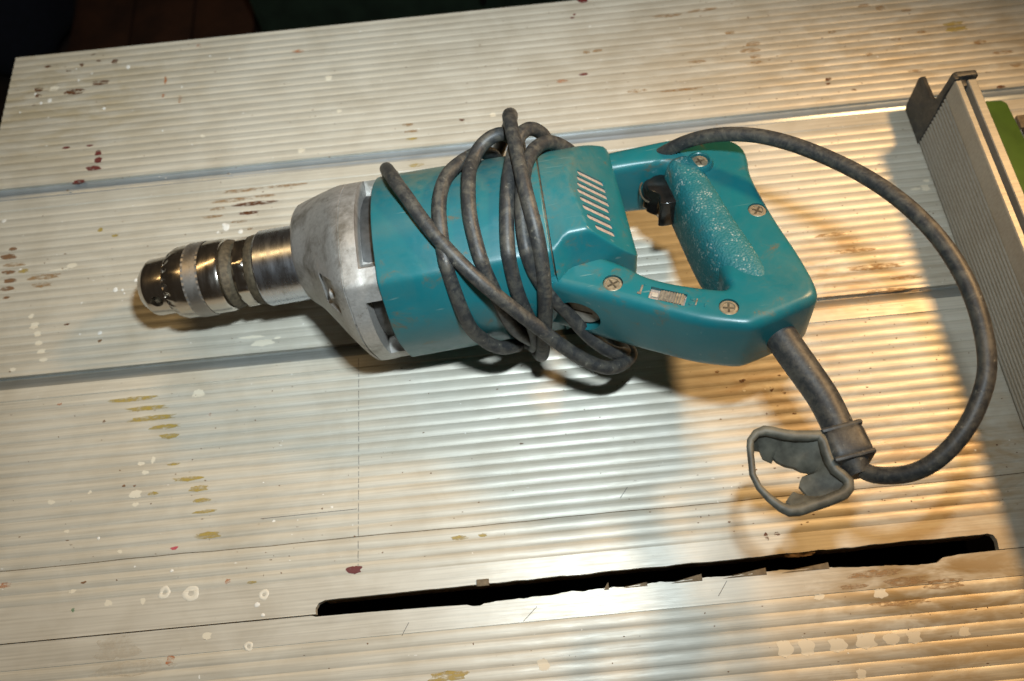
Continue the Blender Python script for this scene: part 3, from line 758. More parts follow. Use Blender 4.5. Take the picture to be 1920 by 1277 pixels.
# --- chuck
def teeth(u, t, r):
    if -132.6 <= u <= -127.8:
        return r - 2.2*(0.5+0.5*math.cos(t*24))*max(0, 1 - (u+132.4)/5.5)
    return r
chuck = dpart('chuck', *lathe([(-141, 3.4), (-149.0, 3.6), (-149.6, 5.5), (-149.4, 11.6), (-148.6, 12.6), (-145.6, 15.4), (-144.6, 16.4), (-143.6, 16.8), (-133.0, 17.0), (-132.6, 17.7), (-130.6, 19.6), (-128.0, 20.9), (-126.4, 21.4), (-119.4, 21.5), (-119.1, 21.0), (-110.5, 21.0), (-110.2, 21.5), (-100.6, 21.5), (-99.2, 20.9), (-98.5, 19.6), (-98.4, 12)], CS, 0, 192, teeth), M_STEEL, 25)
KU = -138.2
for k in range(3):                                     # key holes round the nose
    a = math.radians(161.5 + 120*k)
    er = np.array([0, math.cos(a), math.sin(a)]); et = np.array([0, -math.sin(a), math.cos(a)]); eu = np.array([1.0, 0, 0])
    c0 = np.array([KU, CS, 0.0])
    def cyl_about(r0, r1, rad, n=24, rad2=None):
        return rings([[tuple(c0 + er*r + q*(math.cos(t)*eu + math.sin(t)*et)) for t in np.linspace(0, 2*math.pi, n, endpoint=False)] for r, q in ((r0, rad), (r1, rad2 or rad))])
    v, f = cyl_about(9.5, 20, 3.5)
    cut(chuck, [([place(p) for p in v], f)])
    v, f = cyl_about(9.0, 12.0, 3.4); dpart('key_hole', v, f, M_DIRT, 30, chuck)
for k in range(3):                                     # jaws just showing in the nose
    a = math.radians(40+120*k)
    er = (0, math.cos(a), math.sin(a)); et = (0, -math.sin(a), math.cos(a))
    v, f = frame_box((-146, CS+3.0*er[1], 3.0*er[2]), (1, 0, 0), er, et, 5.0, 2.2, 1.8)
    dpart('jaw', v, f, M_STEEL, 0, chuck)
# knurled band: diamond pyramids
nk, rowsk = 84, []
for i in range(9):
    u = -119.4 + 9.3*i/8
    row = []
    for j in range(nk):
        a = 2*math.pi*j/nk
        h = 0.35 if (i + j) % 2 else -0.40
        if i in (0, 8): h = 0.0
        r = 21.75 + h
        row.append((u, CS + r*math.cos(a), r*math.sin(a)))
    rowsk.append(row)
v, f = rings(rowsk, True, False, False)
dpart('knurled_band', v, f, M_KNURL, 5, chuck)
# dirty flange, spindle nut with flats, grease ring
dpart('dust_collar', *lathe([(-98.5, 12), (-98.5, 19.9), (-97.4, 20.6), (-95.8, 20.2), (-93.4, 18.4), (-91.8, 17.6), (-91.7, 12)], CS, 0, 72), M_DIRT, 30)
def nutr(u, t, r):
    if r < 18: return r
    a = ((t + 0.30) % (math.pi/4)) - math.pi/8
    return min(r, 19.7/math.cos(a)) if -91.6 < u < -84.6 else r
dpart('spindle_nut', *lathe([(-92.6, 16), (-91.9, 17.4), (-91.4, 19.2), (-90.2, 20.9), (-85.2, 20.9), (-84.2, 20.4), (-83.9, 16)], CS, 0, 160, nutr), M_STEEL, 22)
dpart('grease_ring', *lathe([(-84.2, 14), (-84.1, 20.0), (-83.0, 20.6), (-80.2, 21.0), (-79.0, 20.7), (-78.4, 14)], CS, 0, 72), M_DIRT, 30)
dpart('gear_sleeve', *lathe([(-78.8, 14), (-78.6, 21.8), (-77.8, 22.4), (-40, 22.6), (-40, 14)], CS, 0, 96), M_TUBE, 30)

# --- cast gear housing
def ridge(t, amt):
    """convex hull of a circle and a corner: flat facets running into a ridge"""
    k = 1.0
    if amt > 0:
        for c in (140, 220):
            d = abs((math.degrees(t) - c + 180) % 360 - 180)
            phi = math.degrees(math.acos(1/(1+amt)))
            if d < phi:
                d2 = math.sqrt(d*d + 2.0)          # knock the very tip off
                k = max(k, 1/math.cos(math.radians(max(0.0, phi - d2))))
    return k
def step(a, b, x, s):
    return max(0.0, min(1.0, (x-a)/s)) * max(0.0, min(1.0, (b-x)/s))
GS = [(-61.6, 20.6, 22.3, 0), (-61.4, 24.5, 25.0, 0.0), (-60.6, 26.2, 27.6, 0.01), (-58.6, 26.3, 29.6, 0.02), (-54, 24.8, 31.9, 0.03), (-50, 23.0, 34.0, 0.04), (-45, 20.0, 37.2, 0.05), (-40, 16.8, 40.4, 0.055),
      (-35, 13.6, 43.6, 0.06), (-30, 10.4, 46.8, 0.06), (-26, 7.9, 48.9, 0.06), (-23, 6.4, 49.9, 0.06), (-21.2, 5.8, 50.3, 0.06), (-20.9, 5.8, 49.7, 0.06), (-20.4, 5.7, 49.7, 0.06), (-20.1, 5.6, 50.4, 0.06), (-17, 5.5, 50.5, 0.06),
      (-14.4, 5.5, 50.5, 0.06), (-11.8, 5.5, 50.5, 0.06), (-11.4, 5.5, 50.4, 0.06), (-8, 5.5, 50.2, 0.06), (-3.1, 5.5, 50.2, 0.06), (-2.8, 5.5, 50.0, 0.06), (-2, 5.5, 50.0, 0.06), (-1.0, 5.5, 46, 0.06)]
GS = [(u + 4.0*max(0.0, min(1.0, (-20-u)/40.0)), c, r, am*1.25) for u, c, r, am in GS]
def gsec(u):
    for a, b in zip(GS[:-1], GS[1:]):
        if a[0] <= u <= b[0]:
            t = (u-a[0])/(b[0]-a[0]); return [a[i]+(b[i]-a[i])*t for i in range(4)]
us = sorted(set([g[0] for g in GS] + [-37.2, -36.6, -36, -34, -31, -29.2, -28.6, -28, -27.4]))
rowsG = []
for u in us:
    _, c, r, am = gsec(u)
    row = []
    for j in range(240):
        t = 2*math.pi*j/240; d = math.degrees(t)
        rr = r*ridge(t, am)
        if u > -11.5 and u < -3.0:
            rr -= 9.0*max(step(48, 130, d, 1.6), step(152, 206, d, 1.6), step(230, 312, d, 1.6))
        if -37.0 < u < -28.0:
            rr -= 2.6*max(step(138, 163, d, 1.6), step(200, 222, d, 1.6))
        row.append((u, c + rr*math.cos(t), rr*math.sin(t)))
    rowsG.append(row)
v, f = rings(rowsG)
gear = dpart('gear_housing', v, f, M_CAST, 28)
dpart('fan_ring', *lathe([(-11.2, 30), (-11.2, 41.75), (-3.3, 41.75), (-3.3, 30)], CV, 0, 120), M_FAN, 30)
# little screw boss in the pocket, and the ridge lip above it
for aa in (150.5,):
    a = math.radians(aa)
    er = np.array([0, math.cos(a), math.sin(a)])
    c = np.array([-30.6, gsec(-30.6)[1], 0]) + er*(gsec(-30.6)[2]-3.4)
    v, f = tube_vf([c + np.array([-1.6, 0, 0]), c + np.array([1.8, 0, 0])], 3.4, 16); dpart('lug_screw', v, f, M_CAST, 30)

# --- teal motor housing
rowsM = []
for u, r in ((4, 45.0), (-2.6, 45.0), (-3.0, 46.0), (-3.0, 50.4), (-2.4, 51.2), (-1.2, 51.4), (30, 51.3), (60, 51.0), (88.0, 50.8), (88.6, 50.6), (89.0, 50.1), (89.0, 40)):
    rowsM.append([(u, CV + r*ridge(2*math.pi*j/180, 0.075)*math.cos(2*math.pi*j/180), r*ridge(2*math.pi*j/180, 0.075)*math.sin(2*math.pi*j/180)) for j in range(180)])
v, f = rings(rowsM)
motor = dpart('motor_housing', v, f, M_TEAL, 40)
# dusty joint between the two housings
rowsJ = [[(u, CV + r*ridge(2*math.pi*j/120, 0.065)*math.cos(2*math.pi*j/120), r*ridge(2*math.pi*j/120, 0.065)*math.sin(2*math.pi*j/120)) for j in range(120)] for u, r in ((88.9, 44), (88.9, 50.2), (89.7, 50.2), (89.7, 44))]
v, f = rings(rowsJ); dpart('housing_joint', v, f, M_DIRT, 30)

# --- rear housing with the slanted vent facet
def wcap(u, v):
    """height of the sloping facet that carries the vents"""
    return 42.5 - (u - (106 + 0.15*(v+28)))
def rear_half(u):
    """upper half of the section at u, from the back round to the front"""
    r = 50.6 - 2.4*max(0.0, (u-92)/45)**1.2 - 2.0*max(0.0, (u-131)/5)**2
    k = max(0.0, min(1.0, (u-89.6)/8.0)); k = k*k*(3-2*k)          # the joint is still the motor's section
    rv, rw = -35.6*(1-k) + (-31.0 + 0.05*(u-85))*k, 36.4*(1-k) + 41.3*k
    fv, fw = -44.5*(1-k) + (-39.0 + 0.16*(u-85))*k, 20.0
    P = []
    t1 = math.radians(104)
    for i in range(40):
        t = t1*i/39; q = r*ridge(t, 0.0)
        P.append((CV + q*math.cos(t), q*math.sin(t)))
    p0 = P[-1]
    for i in range(1, 17): P.append((p0[0]+(rv-p0[0])*i/16, p0[1]+(rw-p0[1])*i/16))
    for i in range(1, 15): P.append((rv+(fv-rv)*i/14, rw+(fw-rw)*i/14))
    for i in range(1, 11): P.append((fv-(1.5*(1-k)+0.3)*i/10, fw*(1-i/10)))
    return P
rowsR = []
us = [89.6, 89.9, 90.6, 93, 95.5, 98] + [99 + 1.25*i for i in range(27)] + [133.2, 133.8, 134.2]
for u in us:
    H_ = rear_half(u)
    row = []
    for y, z in H_:
        row.append([y, min(z, wcap(u, y))])
    full = row + [[y, -z] for y, z in reversed(row[1:-1])]
    A = np.array(full)
    for it in range(2):
        A = 0.25*np.roll(A, 1, 0) + 0.5*A + 0.25*np.roll(A, -1, 0)
    if u < 89.8: A = np.array([CV, 0]) + (A - np.array([CV, 0]))*0.985
    if u > 133: A = np.array([CV, 0]) + (A - np.array([CV, 0]))*(1 - 0.035*(u-132.75))
    rowsR.append([(u, p[0], p[1]) for p in A])
v, f = rings(rowsR)
rear = dpart('rear_housing', v, f, M_TEAL, 24)
# eight slanted louvres, packed with dust
VENT = [(109.1, 9.6, 124.6, 11.4), (107.9, 5.0, 124.9, 6.8), (107.2, 0.3, 124.7, 2.1), (106.3, -4.5, 124.7, -2.9), (106.7, -9.5, 123.4, -8.1), (107.0, -14.8, 123.0, -13.4), (108.1, -20.3, 122.8, -19.1), (111.5, -25.1, 122.9, -24.0)]
def slot(L, h, n=7):
    """rounded slot outline, half length L, half width h"""
    P = [(L-h + h*math.cos(t), h*math.sin(t)) for t in np.linspace(-math.pi/2, math.pi/2, n)]
    return P + [(-a, -b) for a, b in P]
for u0, v0, u1, v1 in VENT:
    p = np.array([(u0+u1)/2, (v0+v1)/2, 0.0]); p[2] = wcap(p[0], p[1])
    ex = np.array([u1-u0, v1-v0, wcap(u1, v1)-wcap(u0, v0)]); L = np.linalg.norm(ex)/2; ex /= 2*L
    nz = np.array([1.0, -0.15, 1.0]); nz /= np.linalg.norm(nz)
    ey = np.cross(nz, ex)
    for d0, d1, hh in ((-2.2, 3.0, 1.65), (-2.6, -0.95, 1.63)):
        v, f = prism(slot(L, hh), d0, d1)
        v = [tuple(p + ex*a_ + ey*b_ + nz*c_) for a_, b_, c_ in v]
        if d1 > 0:
            cut(rear, [([place(q) for q in v], f)])
        else:
            dpart('vent_slot', v, f, M_DUST, 0, rear)

# --- D-handle
PAIRS = [((80, -41.5), (100, -18)), ((86, -44.5), (112, -30)), ((104, -56.5), (126, -41)), ((124, -69), (133, -49.5)), ((140, -78.5), (145, -57)), ((155, -87), (157, -62.5)), ((172, -93.2), (166.5, -66.2)), ((177, -94.2), (169.5, -67.2)),
         ((183, -93.2), (172, -67)), ((192, -90.8), (173.6, -65)), ((204, -87.6), (173.6, -62.5)), ((212, -85.2), (173.2, -60)), ((216.8, -82), (172.8, -57)), ((218.4, -72), (171.5, -48)),
         ((217.2, -51), (169.8, -36)), ((214, -28), (168.6, -20)), ((212.4, -8), (168.0, -6)), ((211.6, 8), (167.5, 6)), ((212.2, 17), (167, 14)), ((214.2, 25), (166.6, 20)), ((214.6, 33), (166.2, 25)), ((211.5, 39), (165.6, 28.6)),
         ((204, 43.4), (164, 30.6)), ((196, 47.8), (161, 31.4)), ((180, 49.6), (154, 32.0)), ((164, 49.9), (148, 32.4)), ((140, 49.2), (138, 32.6)), ((122, 48.4), (128, 32.6)), ((108, 47.5), (110, 30))]
GW = [0]*13 + [0.55, 0.9, 1, 1, 1, 1, 0.9, 0.6, 0.3] + [0]*7
K = 6
Po, Pi, G = [], [], []
for i in range(len(PAIRS)-1):
    for s in range(K):
        t = s/K
        Po.append([PAIRS[i][0][k]*(1-t)+PAIRS[i+1][0][k]*t for k in (0, 1)])
        Pi.append([PAIRS[i][1][k]*(1-t)+PAIRS[i+1][1][k]*t for k in (0, 1)])
        G.append(GW[i]*(1-t)+GW[i+1]*t)
Po, Pi, G = np.array(Po), np.array(Pi), np.array(G)
for it in range(5):
    for A in (Po, Pi):
        A[1:-1] = 0.25*A[:-2] + 0.5*A[1:-1] + 0.25*A[2:]
for it in range(40):
    G[1:-1] = 0.25*G[:-2] + 0.5*G[1:-1] + 0.25*G[2:]
rowsH = []
HW = 21.0
for po, pi, g in zip(Po, Pi, G):
    d = pi-po; L = np.linalg.norm(d); d /= L
    w = HW - 1.6*g
    inn = 4.5*g                                          # the grip covers the inner side here
    Lg = L - inn
    k = min(1.0, L/16)
    pr = [(0, 0), (0, w-6.5), (0.5*k, w-4.0), (1.7*k, w-1.9), (3.6*k, w-0.5), (6.0*k, w), (L*0.42, w+0.0)]
    pr += [(Lg-5.5*k-3*g, w), (Lg-3.4*k-2*g, w-0.4-1*g), (Lg-1.5*k-1*g, w-1.7-2*g), (Lg-0.4*k, w-3.8-3*g), (Lg, w-6.5-4*g), (Lg, 0)]
    pr += [(a, -b) for a, b in reversed(pr[1:-1])]
    rowsH.append([(po[0]+d[0]*a, po[1]+d[1]*a, b) for a, b in pr])
v, f = rings(rowsH)
handle = dpart('handle', v, f, M_TEAL, 38)
# textured grip, bulging out of the inner half of the rear bar
gi = [i for i in range(len(G)) if G[i] > 0.05]
rowsP = []
for q, i in enumerate(gi):
    po, pi, g = Po[i], Pi[i], G[i]
    d = pi-po; L = np.linalg.norm(d); d /= L
    fr = q/(len(gi)-1)
    e = min(1.0, q/17.0, (len(gi)-1-q)/11.0); e = math.sin(e*math.pi/2)**0.8
    a0, a1 = L*(0.31 + 0.32*fr), L - 3.5*(1-e)
    cen, half = (a0+a1)/2 + 1.0, (a1-a0)/2 + 0.6
    hgt = (HW - 2.2) + 3.9*e
    row = []
    for j in range(40):
        t = 2*math.pi*j/40
        x, z = math.cos(t), math.sin(t)
        ex = 2.0/3.0
        row.append((cen - half*0.985*math.copysign(abs(x)**ex, x)*(0.90+0.10*e), hgt*math.copysign(abs(z)**ex, z)))
    rowsP.append([(po[0]+d[0]*a, po[1]+d[1]*a, b) for a, b in row])
v, f = rings(rowsP)
dpart('grip', v, f, M_GRIP, 50)

nz = np.array([0, 0, 1.0])
def disc(c, r0, r1, z0, z1, n=28):
    return rings([[(c[0]+r*math.cos(t), c[1]+r*math.sin(t), z) for t in np.linspace(0, 2*math.pi, n, endpoint=False)] for r, z in ((r0, z0), (r1, z1))])
# screws in their counterbores
SCREWS = [(115.0, -52.0, HW, 5.4, 20), (169.0, -80.5, HW, 5.2, 75), (205.0, -17.5, HW-1.4, 5.2, 50)]
for cu, cvv, top, r, rot in SCREWS:
    v, f = disc((cu, cvv), r, r, top-3.2, top+3)
    cut(handle, [([place(a) for a in v], f)])
    if cu < 120:
        cut(rear, [([place(a) for a in v], f)])
SCREWS.append((184.3, 25.2, HW+1.6, 5.0, 10))
rowsB = [[(184.3+r*math.cos(t), 25.2+r*math.sin(t), z) for t in np.linspace(0, 2*math.pi, 40, endpoint=False)] for r, z in ((8.4, 14), (8.2, HW-0.6), (7.2, HW+1.4), (5.9, HW+1.9), (5.5, HW+1.5), (5.4, HW-0.5), (0.5, HW-0.5))]
v, f = rings(rowsB); dpart('screw_boss', v, f, M_TEAL, 40)
for cu, cvv, top, r, rot in SCREWS:
    zt = top-0.5
    rows_ = [[(cu+q*math.cos(t), cvv+q*math.sin(t), z) for t in np.linspace(0, 2*math.pi, 32, endpoint=False)] for q, z in ((r-0.25, zt-2.6), (r-0.25, zt-0.7), (r-0.9, zt-0.15), (r-1.9, zt-0.05), (r-2.0, zt-0.5), (0.3, zt-0.45))]
    v, f = rings(rows_); s_ = dpart('screw', v, f, M_SCREW, 30)
    a = math.radians(rot)
    ex, ey = np.array([math.cos(a), math.sin(a), 0]), np.array([-math.sin(a), math.cos(a), 0])
    v, f = frame_box((cu, cvv, zt-0.42), ex, ey, nz, r-2.1, 0.55, 0.16); dpart('screw_slot', v, f, M_DIRT, 0, s_)
    v, f = frame_box((cu, cvv, zt-0.43), ey, ex, nz, r-2.3, 0.5, 0.14); dpart('screw_slot', v, f, M_DIRT, 0, s_)

# --- reverse switch
a = math.radians(-29.0)
sx, sy = np.array([math.cos(a), math.sin(a), 0]), np.array([-math.sin(a), math.cos(a), 0])
sc0 = np.array([140.6, -67.0, HW])
v, f = frame_box(sc0, sx, sy, nz, 9.6, 3.9, 3.2)
cut(handle, [([place(p) for p in v], f)])
v, f = frame_box(sc0 - nz*2.6, sx, sy, nz, 9.55, 3.85, 0.5)
sw = dpart('reverse_switch', v, f, M_DUST, 0)
v, f = frame_box(sc0 + sx*2.2 - nz*1.5, sx, sy, nz, 6.6, 3.5, 0.9); sld = bevel(dpart('slider', v, f, M_SLIDE, 0, sw), 0.3)
for k in range(8):
    v, f = frame_box(sc0 + sx*(-2.6+1.42*k) - nz*(0.55 - 0.45*(k/7)), sx, sy, nz, 0.42, 3.4, 0.35); dpart('slider_ridge', v, f, M_SLIDE if k < 5 else M_SCREW, 0, sw)
v, f = frame_box(sc0 - sx*6.6 - nz*1.7, sx, sy, nz, 1.5, 1.3, 0.5); dpart('slider_tab', v, f, M_CAP, 0, sw)
# moulded direction marks either side of the switch
marks = [(-14.2, 1.0, 0.55, 2.4), (-14.6, -2.2, 1.1, 0.7), (-13.0, 4.2, 0.5, 0.5), (12.6, 1.6, 1.0, 0.8), (12.4, -1.6, 1.0, 0.9), (15.0, 0.2, 0.4, 2.3), (19.6, -0.2, 0.35, 1.0)]
for x_, y_, hx_, hy_ in marks:
    v, f = frame_box(sc0 + sx*x_ + sy*y_ + nz*0.12, sx, sy, nz, hx_, hy_, 0.35); bevel(dpart('direction_mark', v, f, M_TEAL if abs(x_) < 14 or x_ > 16 else M_SLIDE, 0), 0.2)

# --- brush cap in the side wall
bn = np.array([-0.52, -0.854, 0]); bt = np.array([0.854, -0.52, 0])
bc = np.array([97.5, -52.4, -3.0])
def side_disc(r0, r1, d0, d1, n=36, sq=1.0):
    return rings([[tuple(bc + bn*d + r*(math.cos(t)*bt*sq + math.sin(t)*nz)) for t in np.linspace(0, 2*math.pi, n, endpoint=False)] for r, d in ((r0, d0), (r1, d1))])
for o_ in (handle, rear):
    v, f = side_disc(11.6, 11.6, -10, 8)
    cut(o_, [([place(p) for p in v], f)])
v, f = side_disc(11.5, 11.5, -10.5, -7.0); dpart('brush_cap', v, f, M_CAP, 30)
v, f = rings([[tuple(bc + bn*d + r*(math.cos(t)*bt + math.sin(t)*nz)) for t in np.linspace(0, 2*math.pi, 36, endpoint=False)] for r, d in ((10.2, -7.2), (10.2, -4.6), (9.4, -3.8), (1.0, -3.7))])
bcap = dpart('brush_cap', v, f, M_CAP, 30)
v, f = frame_box(bc - bn*3.75, bt, nz, bn, 5.5, 0.7, 0.15); dpart('screw_slot', v, f, M_DIRT, 0, bcap)

# --- trigger
trig = [(167, 31.5), (159.5, 31.2), (155.0, 28.6), (152.9, 24.6), (153.2, 21.0), (155.6, 18.4), (158.0, 16.6), (158.6, 12.5), (158.1, 7.0), (157.0, 2.6), (157.2, 0.2), (159.0, -1.4), (162.5, -1.9), (167.0, -1.2), (171.0, 6.0), (171, 22)]
trig = [(a_, b_ if b_ > 16 else 16 - (16-b_)*0.5) for a_, b_ in trig]
v, f = prism(trig, -9.0, 10.5)
tr = bevel(dpart('trigger', v, f, M_BLACK, 0), 2.2, 3, 25)
v, f = disc((157.5, 25.6), 6.2, 6.2, -8, 9.0); bevel(dpart('trigger_pivot', v, f, M_BLACK, 0, tr), 2.0, 3)
# rim of dust round the trigger opening
v, f = tube_vf([(155.5+5.6*math.cos(t), 25.6+6.6*math.sin(t), 4 + 3*math.sin(t)) for t in np.linspace(2.2, 4.4, 14)], 0.6, 8); dpart('trigger_rim', v, f, M_DIRT, 40)

# --- cord sleeve, cord, chuck key holder
SR = catmull([[195.7, -84.7, -1.2], [199.6, -98.4, -3.9], [204.1, -112.3, -6.7], [208.2, -125.8, -9.4], [210.3, -138.6, -11.7], [211.4, -148.7, -13.3]], 6)
m = len(SR)
rad = [8.3 - 1.1*min(1, i/(m-1)) for i in range(m)]
SRx = np.vstack([SR[0] - (SR[1]-SR[0])*3.5, SR]); rad = [8.4] + rad
v, f = tube_vf(SRx, rad, 24); dpart('cord_sleeve', v, f, M_RUBBER2, 50, fit=False)
CORD = np.array([[213.9, -151.3, -14.2], [213.6, -160.0, -15.5], [216.1, -166.0, -14.7], [221.2, -170.3, -11.7], [229.6, -173.8, -7.0], [238.7, -174.1, -0.9], [248.8, -169.9, 6.6], [258.0, -162.2, 14.1], [266.0, -150.9, 21.9], [270.2, -139.3, 26.7], [272.5, -122.9, 32.2], [272.7, -104.3, 36.7], [269.5, -82.6, 40.7], [262.4, -59.9, 43.1], [252.2, -37.9, 43.6], [239.2, -17.4, 43.0], [224.1, 0.9, 42.2], [208.3, 15.2, 40.3], [190.7, 26.2, 36.0], [176.0, 34.1, 28.4], [164.6, 40.0, 18.7], [150.6, 42.9, 10.0], [134.5, 42.5, 9.2], [122.5, 39.6, 16.0], [114.9, 37.7, 27.4], [107.6, 35.8, 39.0], [99.7, 31.5, 48.0], [91.6, 22.6, 52.7], [85.8, 9.3, 54.0], [81.8, -7.3, 52.6], [79.4, -21.4, 47.0], [78.4, -32.5, 38.6], [79.5, -41.3, 27.2], [85.2, -47.1, 13.2], [93.9, -48.8, -4.5], [102.2, -53.8, -20.2], [112.5, -58.3, -31.8], [121.3, -57.3, -38.9], [121.0, -50.0, -42.0], [112.0, -20.0, -52.0], [99.0, 18.0, -55.0], [88.0, 50.0, -42.0], [86.0, 66.0, -18.0], [100.1, 56.4, 15.0], [99.1, 47.8, 34.7], [95.6, 42.7, 47.1], [89.8, 37.1, 55.2], [83.8, 28.2, 57.9], [79.2, 16.0, 56.0], [75.6, 1.5, 54.0], [72.3, -16.2, 49.6], [69.9, -29.3, 41.5], [68.8, -38.7, 31.3], [69.4, -45.7, 17.8], [71.6, -48.6, 2.0], [73.8, -48.7, -13.1], [73.6, -45.9, -28.4], [70.0, -38.0, -42.0], [66.0, -8.0, -56.0], [61.0, 25.0, -56.0], [58.0, 58.0, -36.0], [57.0, 72.0, -6.0], [79.5, 67.8, 39.6], [79.7, 50.8, 56.6], [80.4, 33.2, 63.5], [81.6, 12.4, 61.9], [82.6, -6.3, 58.9], [83.8, -22.7, 52.7], [85.3, -35.4, 43.5], [85.1, -44.9, 29.5], [83.5, -50.9, 11.5], [80.7, -53.2, -7.3], [77.6, -53.0, -23.2], [75.6, -50.3, -35.5], [73.0, -42.0, -44.0], [66.0, -10.0, -56.0], [58.0, 25.0, -56.0], [58.0, 60.0, -30.0], [81.7, 57.1, 24.8], [79.7, 42.3, 45.7], [75.7, 35.5, 56.0], [68.8, 32.7, 57.5], [61.2, 28.6, 55.0], [55.7, 17.6, 52.8], [53.4, -1.6, 53.7], [52.3, -16.8, 49.4], [52.8, -27.0, 43.4], [54.2, -35.4, 35.6], [56.4, -42.4, 25.2], [59.0, -47.4, 11.7], [62.0, -46.8, -5.4], [66.3, -45.7, -20.4], [72.1, -41.8, -33.1], [68.0, -34.0, -44.0], [56.0, -6.0, -56.0], [40.0, 26.0, -56.0], [34.0, 62.0, -28.0], [66.9, 53.1, 16.3], [61.0, 37.4, 37.0], [54.0, 27.4, 47.9], [47.3, 18.4, 52.6], [42.3, 10.0, 54.0], [38.7, -0.3, 53.9], [36.5, -12.4, 51.1], [35.9, -23.2, 45.9], [36.0, -32.2, 38.9], [36.7, -40.7, 28.3], [38.2, -46.9, 13.6], [40.7, -47.7, -5.2], [45.7, -48.0, -18.4], [53.2, -47.2, -27.7], [60.3, -41.2, -34.7], [61.0, -33.0, -43.0], [45.0, -5.0, -56.0], [20.0, 26.0, -56.0], [0.0, 66.0, -30.0], [-1.0, 82.0, 5.0], [2.7, 44.6, 31.8], [9.9, 23.5, 52.2], [14.7, 8.3, 58.2], [20.8, -4.8, 56.8], [27.4, -18.0, 51.9], [36.2, -31.2, 44.5], [45.3, -41.9, 36.4], [54.7, -49.6, 26.7], [65.6, -55.1, 13.5], [77.3, -59.3, -1.4], [88.2, -63.4, -15.0], [98.4, -66.8, -25.5], [109.6, -68.4, -34.2], [118.6, -63.9, -39.6], [125.7, -55.3, -42.7], [122.0, -46.0, -45.0], [112.0, -15.0, -52.0], [100.0, 15.0, -54.0]])
P = catmull(CORD, 7)
for it in range(4):
    P[1:-1] = 0.25*P[:-2] + 0.5*P[1:-1] + 0.25*P[2:]
def keep_off(P):
    for p in P:
        if p[0] < 92:
            k = (0.48 - (0.055 + p[0]*0.001*math.sin(math.radians(5.0))))/(0.48-0.058)
            dv, dw = p[1] - CV*k, p[2]
            t = math.atan2(dv*0 + dw, dv) % (2*math.pi)
            m = 51.3*k*ridge(t, 0.075) + 4.0
            rr = math.hypot(dv, dw)
            if rr < m and dw > -30:
                p[1] = CV*k + dv*m/rr; p[2] = dw*m/rr
    return P
for it in range(3):
    P = keep_off(P)
    P[1:-1] = 0.2*P[:-2] + 0.6*P[1:-1] + 0.2*P[2:]
P = keep_off(P)
v, f = tube_vf(P, 3.95, 16); dpart('power_cord', v, f, M_RUBBER, 60, fit=False)

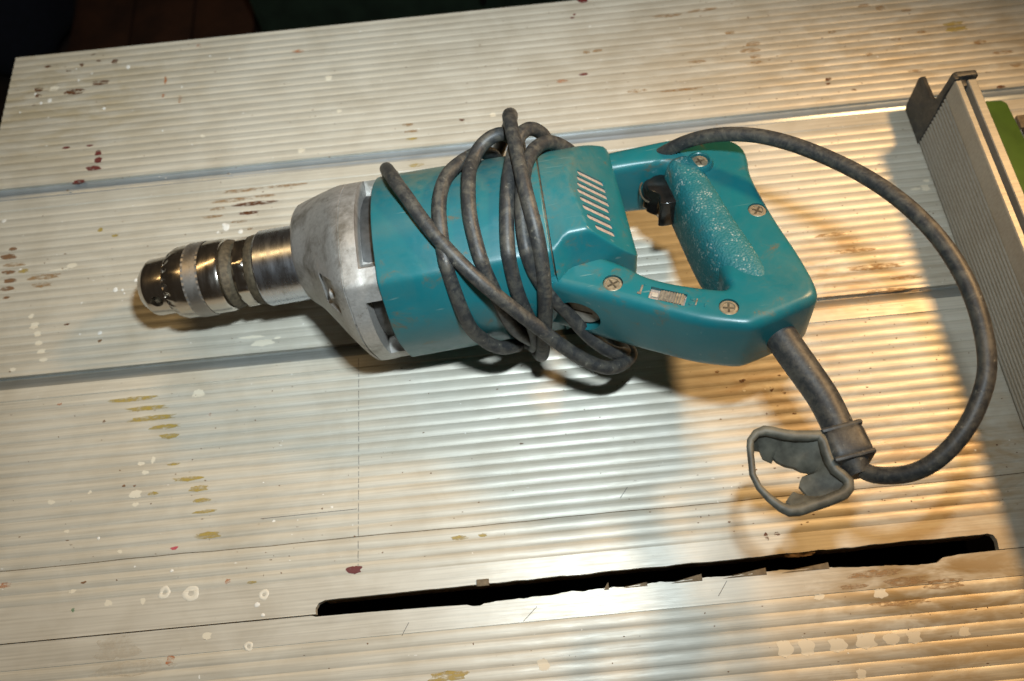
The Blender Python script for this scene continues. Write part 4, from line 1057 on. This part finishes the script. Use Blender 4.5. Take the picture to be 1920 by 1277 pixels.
HOLD = {'clamp': [211.0, -151.7, -14.0], 'ax': [0.10695, -0.98202, -0.15557], 'up': [0.01684, -0.15465, 0.98783], 'rim': [[167.0, -149.0, -5.2], [168.0, -146.1, -4.5], [171.4, -143.1, -4.1], [175.4, -142.3, -4.3], [178.6, -143.2, -4.8], [183.4, -145.0, -5.7], [188.3, -146.3, -6.4], [193.8, -146.9, -7.1], [199.6, -147.3, -7.7], [200.9, -150.8, -8.7], [200.8, -155.3, -9.8], [201.2, -159.9, -11.0], [202.2, -163.9, -12.1], [204.8, -166.9, -13.0], [206.5, -169.3, -13.8], [205.9, -172.1, -14.5], [202.9, -174.7, -14.8], [199.3, -175.7, -14.8], [194.1, -177.1, -14.6], [189.3, -178.0, -14.4], [185.0, -178.9, -14.3], [181.2, -179.7, -14.1], [177.1, -179.5, -13.7], [173.9, -177.5, -12.9], [169.9, -173.2, -11.5], [166.6, -168.0, -9.9], [165.1, -161.8, -8.2]], 'star': [[168.6, -150.1, -7.7], [170.0, -147.2, -7.1], [172.3, -146.9, -7.2], [173.3, -149.9, -8.1], [177.0, -152.0, -8.9], [178.2, -150.4, -8.6], [179.2, -152.0, -9.1], [182.6, -154.4, -10.0], [186.2, -155.6, -10.6], [189.3, -157.7, -11.5], [194.8, -159.3, -12.3], [194.0, -160.2, -12.5], [189.0, -160.6, -12.2], [187.4, -162.7, -12.5], [186.4, -164.6, -12.9], [188.4, -168.2, -14.0], [189.5, -171.2, -14.8], [187.1, -170.0, -14.3], [185.1, -168.6, -13.8], [183.1, -166.9, -13.2], [180.6, -169.0, -13.5], [178.6, -171.0, -13.8], [178.4, -174.6, -14.7], [176.8, -174.2, -14.4], [173.0, -170.2, -13.1], [168.6, -165.8, -11.6], [167.0, -159.4, -9.9]], 'rr': [1.56, 1.68, 2.1, 2.58, 2.7, 2.7, 2.7, 2.7, 2.7, 2.7, 2.7, 2.7, 2.7, 2.7, 2.7, 2.7, 2.7, 2.7, 2.7, 2.7, 2.7, 2.7, 2.7, 2.34, 1.86, 1.62, 1.56], 'wt': [0.05, 0.15, 0.5, 0.9, 1, 1, 1, 1, 1, 1, 1, 1, 1, 1, 1, 1, 1, 1, 1, 1, 1, 1, 1, 0.7, 0.3, 0.1, 0.05], 'tab': [164.8, -162.2, -10.4]}
hold = None
# clamp block round the end of the sleeve
cc = np.array(HOLD['clamp']); ax = np.array(HOLD['ax']); up = np.array(HOLD['up']); sd = np.cross(up, ax)
v, f = frame_box(cc, ax, sd, up, 9.5, 10.0, 9.0)
hold = bevel(dpart('key_holder', v, f, M_RUBBER2, 0, fit=False), 5.0, 4, 30)
for k in (-1, 1):
    v, f = frame_box(cc + ax*7.4*k, ax, sd, up, 1.4, 9.8, 8.8); bevel(dpart('clamp_band', v, f, M_RUBBER2, 0, hold, fit=False), 1.3)
v, f = tube_vf([cc + ax*9 - sd*0 + up*1, cc + ax*15 + up*1], [7.0, 4.6], 18); dpart('cord_collar', v, f, M_RUBBER, 40, hold, fit=False)
# torn rubber ring: thin rim on the left, cup with flaps on the right
rim = np.array(HOLD['rim']); star = np.array(HOLD['star'])
v, f = tube_vf(np.vstack([rim, rim[:1]]), HOLD['rr'] + [HOLD['rr'][0]], 10); dpart('ring_rim', v, f, M_HOLDER, 50, hold, fit=False)
n = len(rim)
rows_ = []
for k, (s, dz) in enumerate(((0, 0.9), (0.3, -1.5), (0.65, -4.0), (1.0, -7.5))):
    rows_.append([tuple(rim[i]*(1-s) + star[i]*s + np.array([0, 0, dz*(0.4+0.6*HOLD['wt'][i])])) for i in range(n)])
top = rows_; bot = [[(p[0], p[1], p[2]-2.2) for p in r] for r in reversed(rows_)]
v, f = rings(top + bot + [top[0]], True, False, False)
dpart('torn_membrane', v, f, M_HOLDER, 35, hold, fit=False)
# outside skirt of the cup
sk = [i for i in range(n) if HOLD['wt'][i] > 0.5]
tb = np.array(HOLD['tab'])
v, f = tube_vf([tb + np.array([0, 0, -3]), tb + np.array([0, 0, 3])], 3.6, 14); dpart('pull_tab', v, f, M_RUBBER, 40, hold, fit=False)
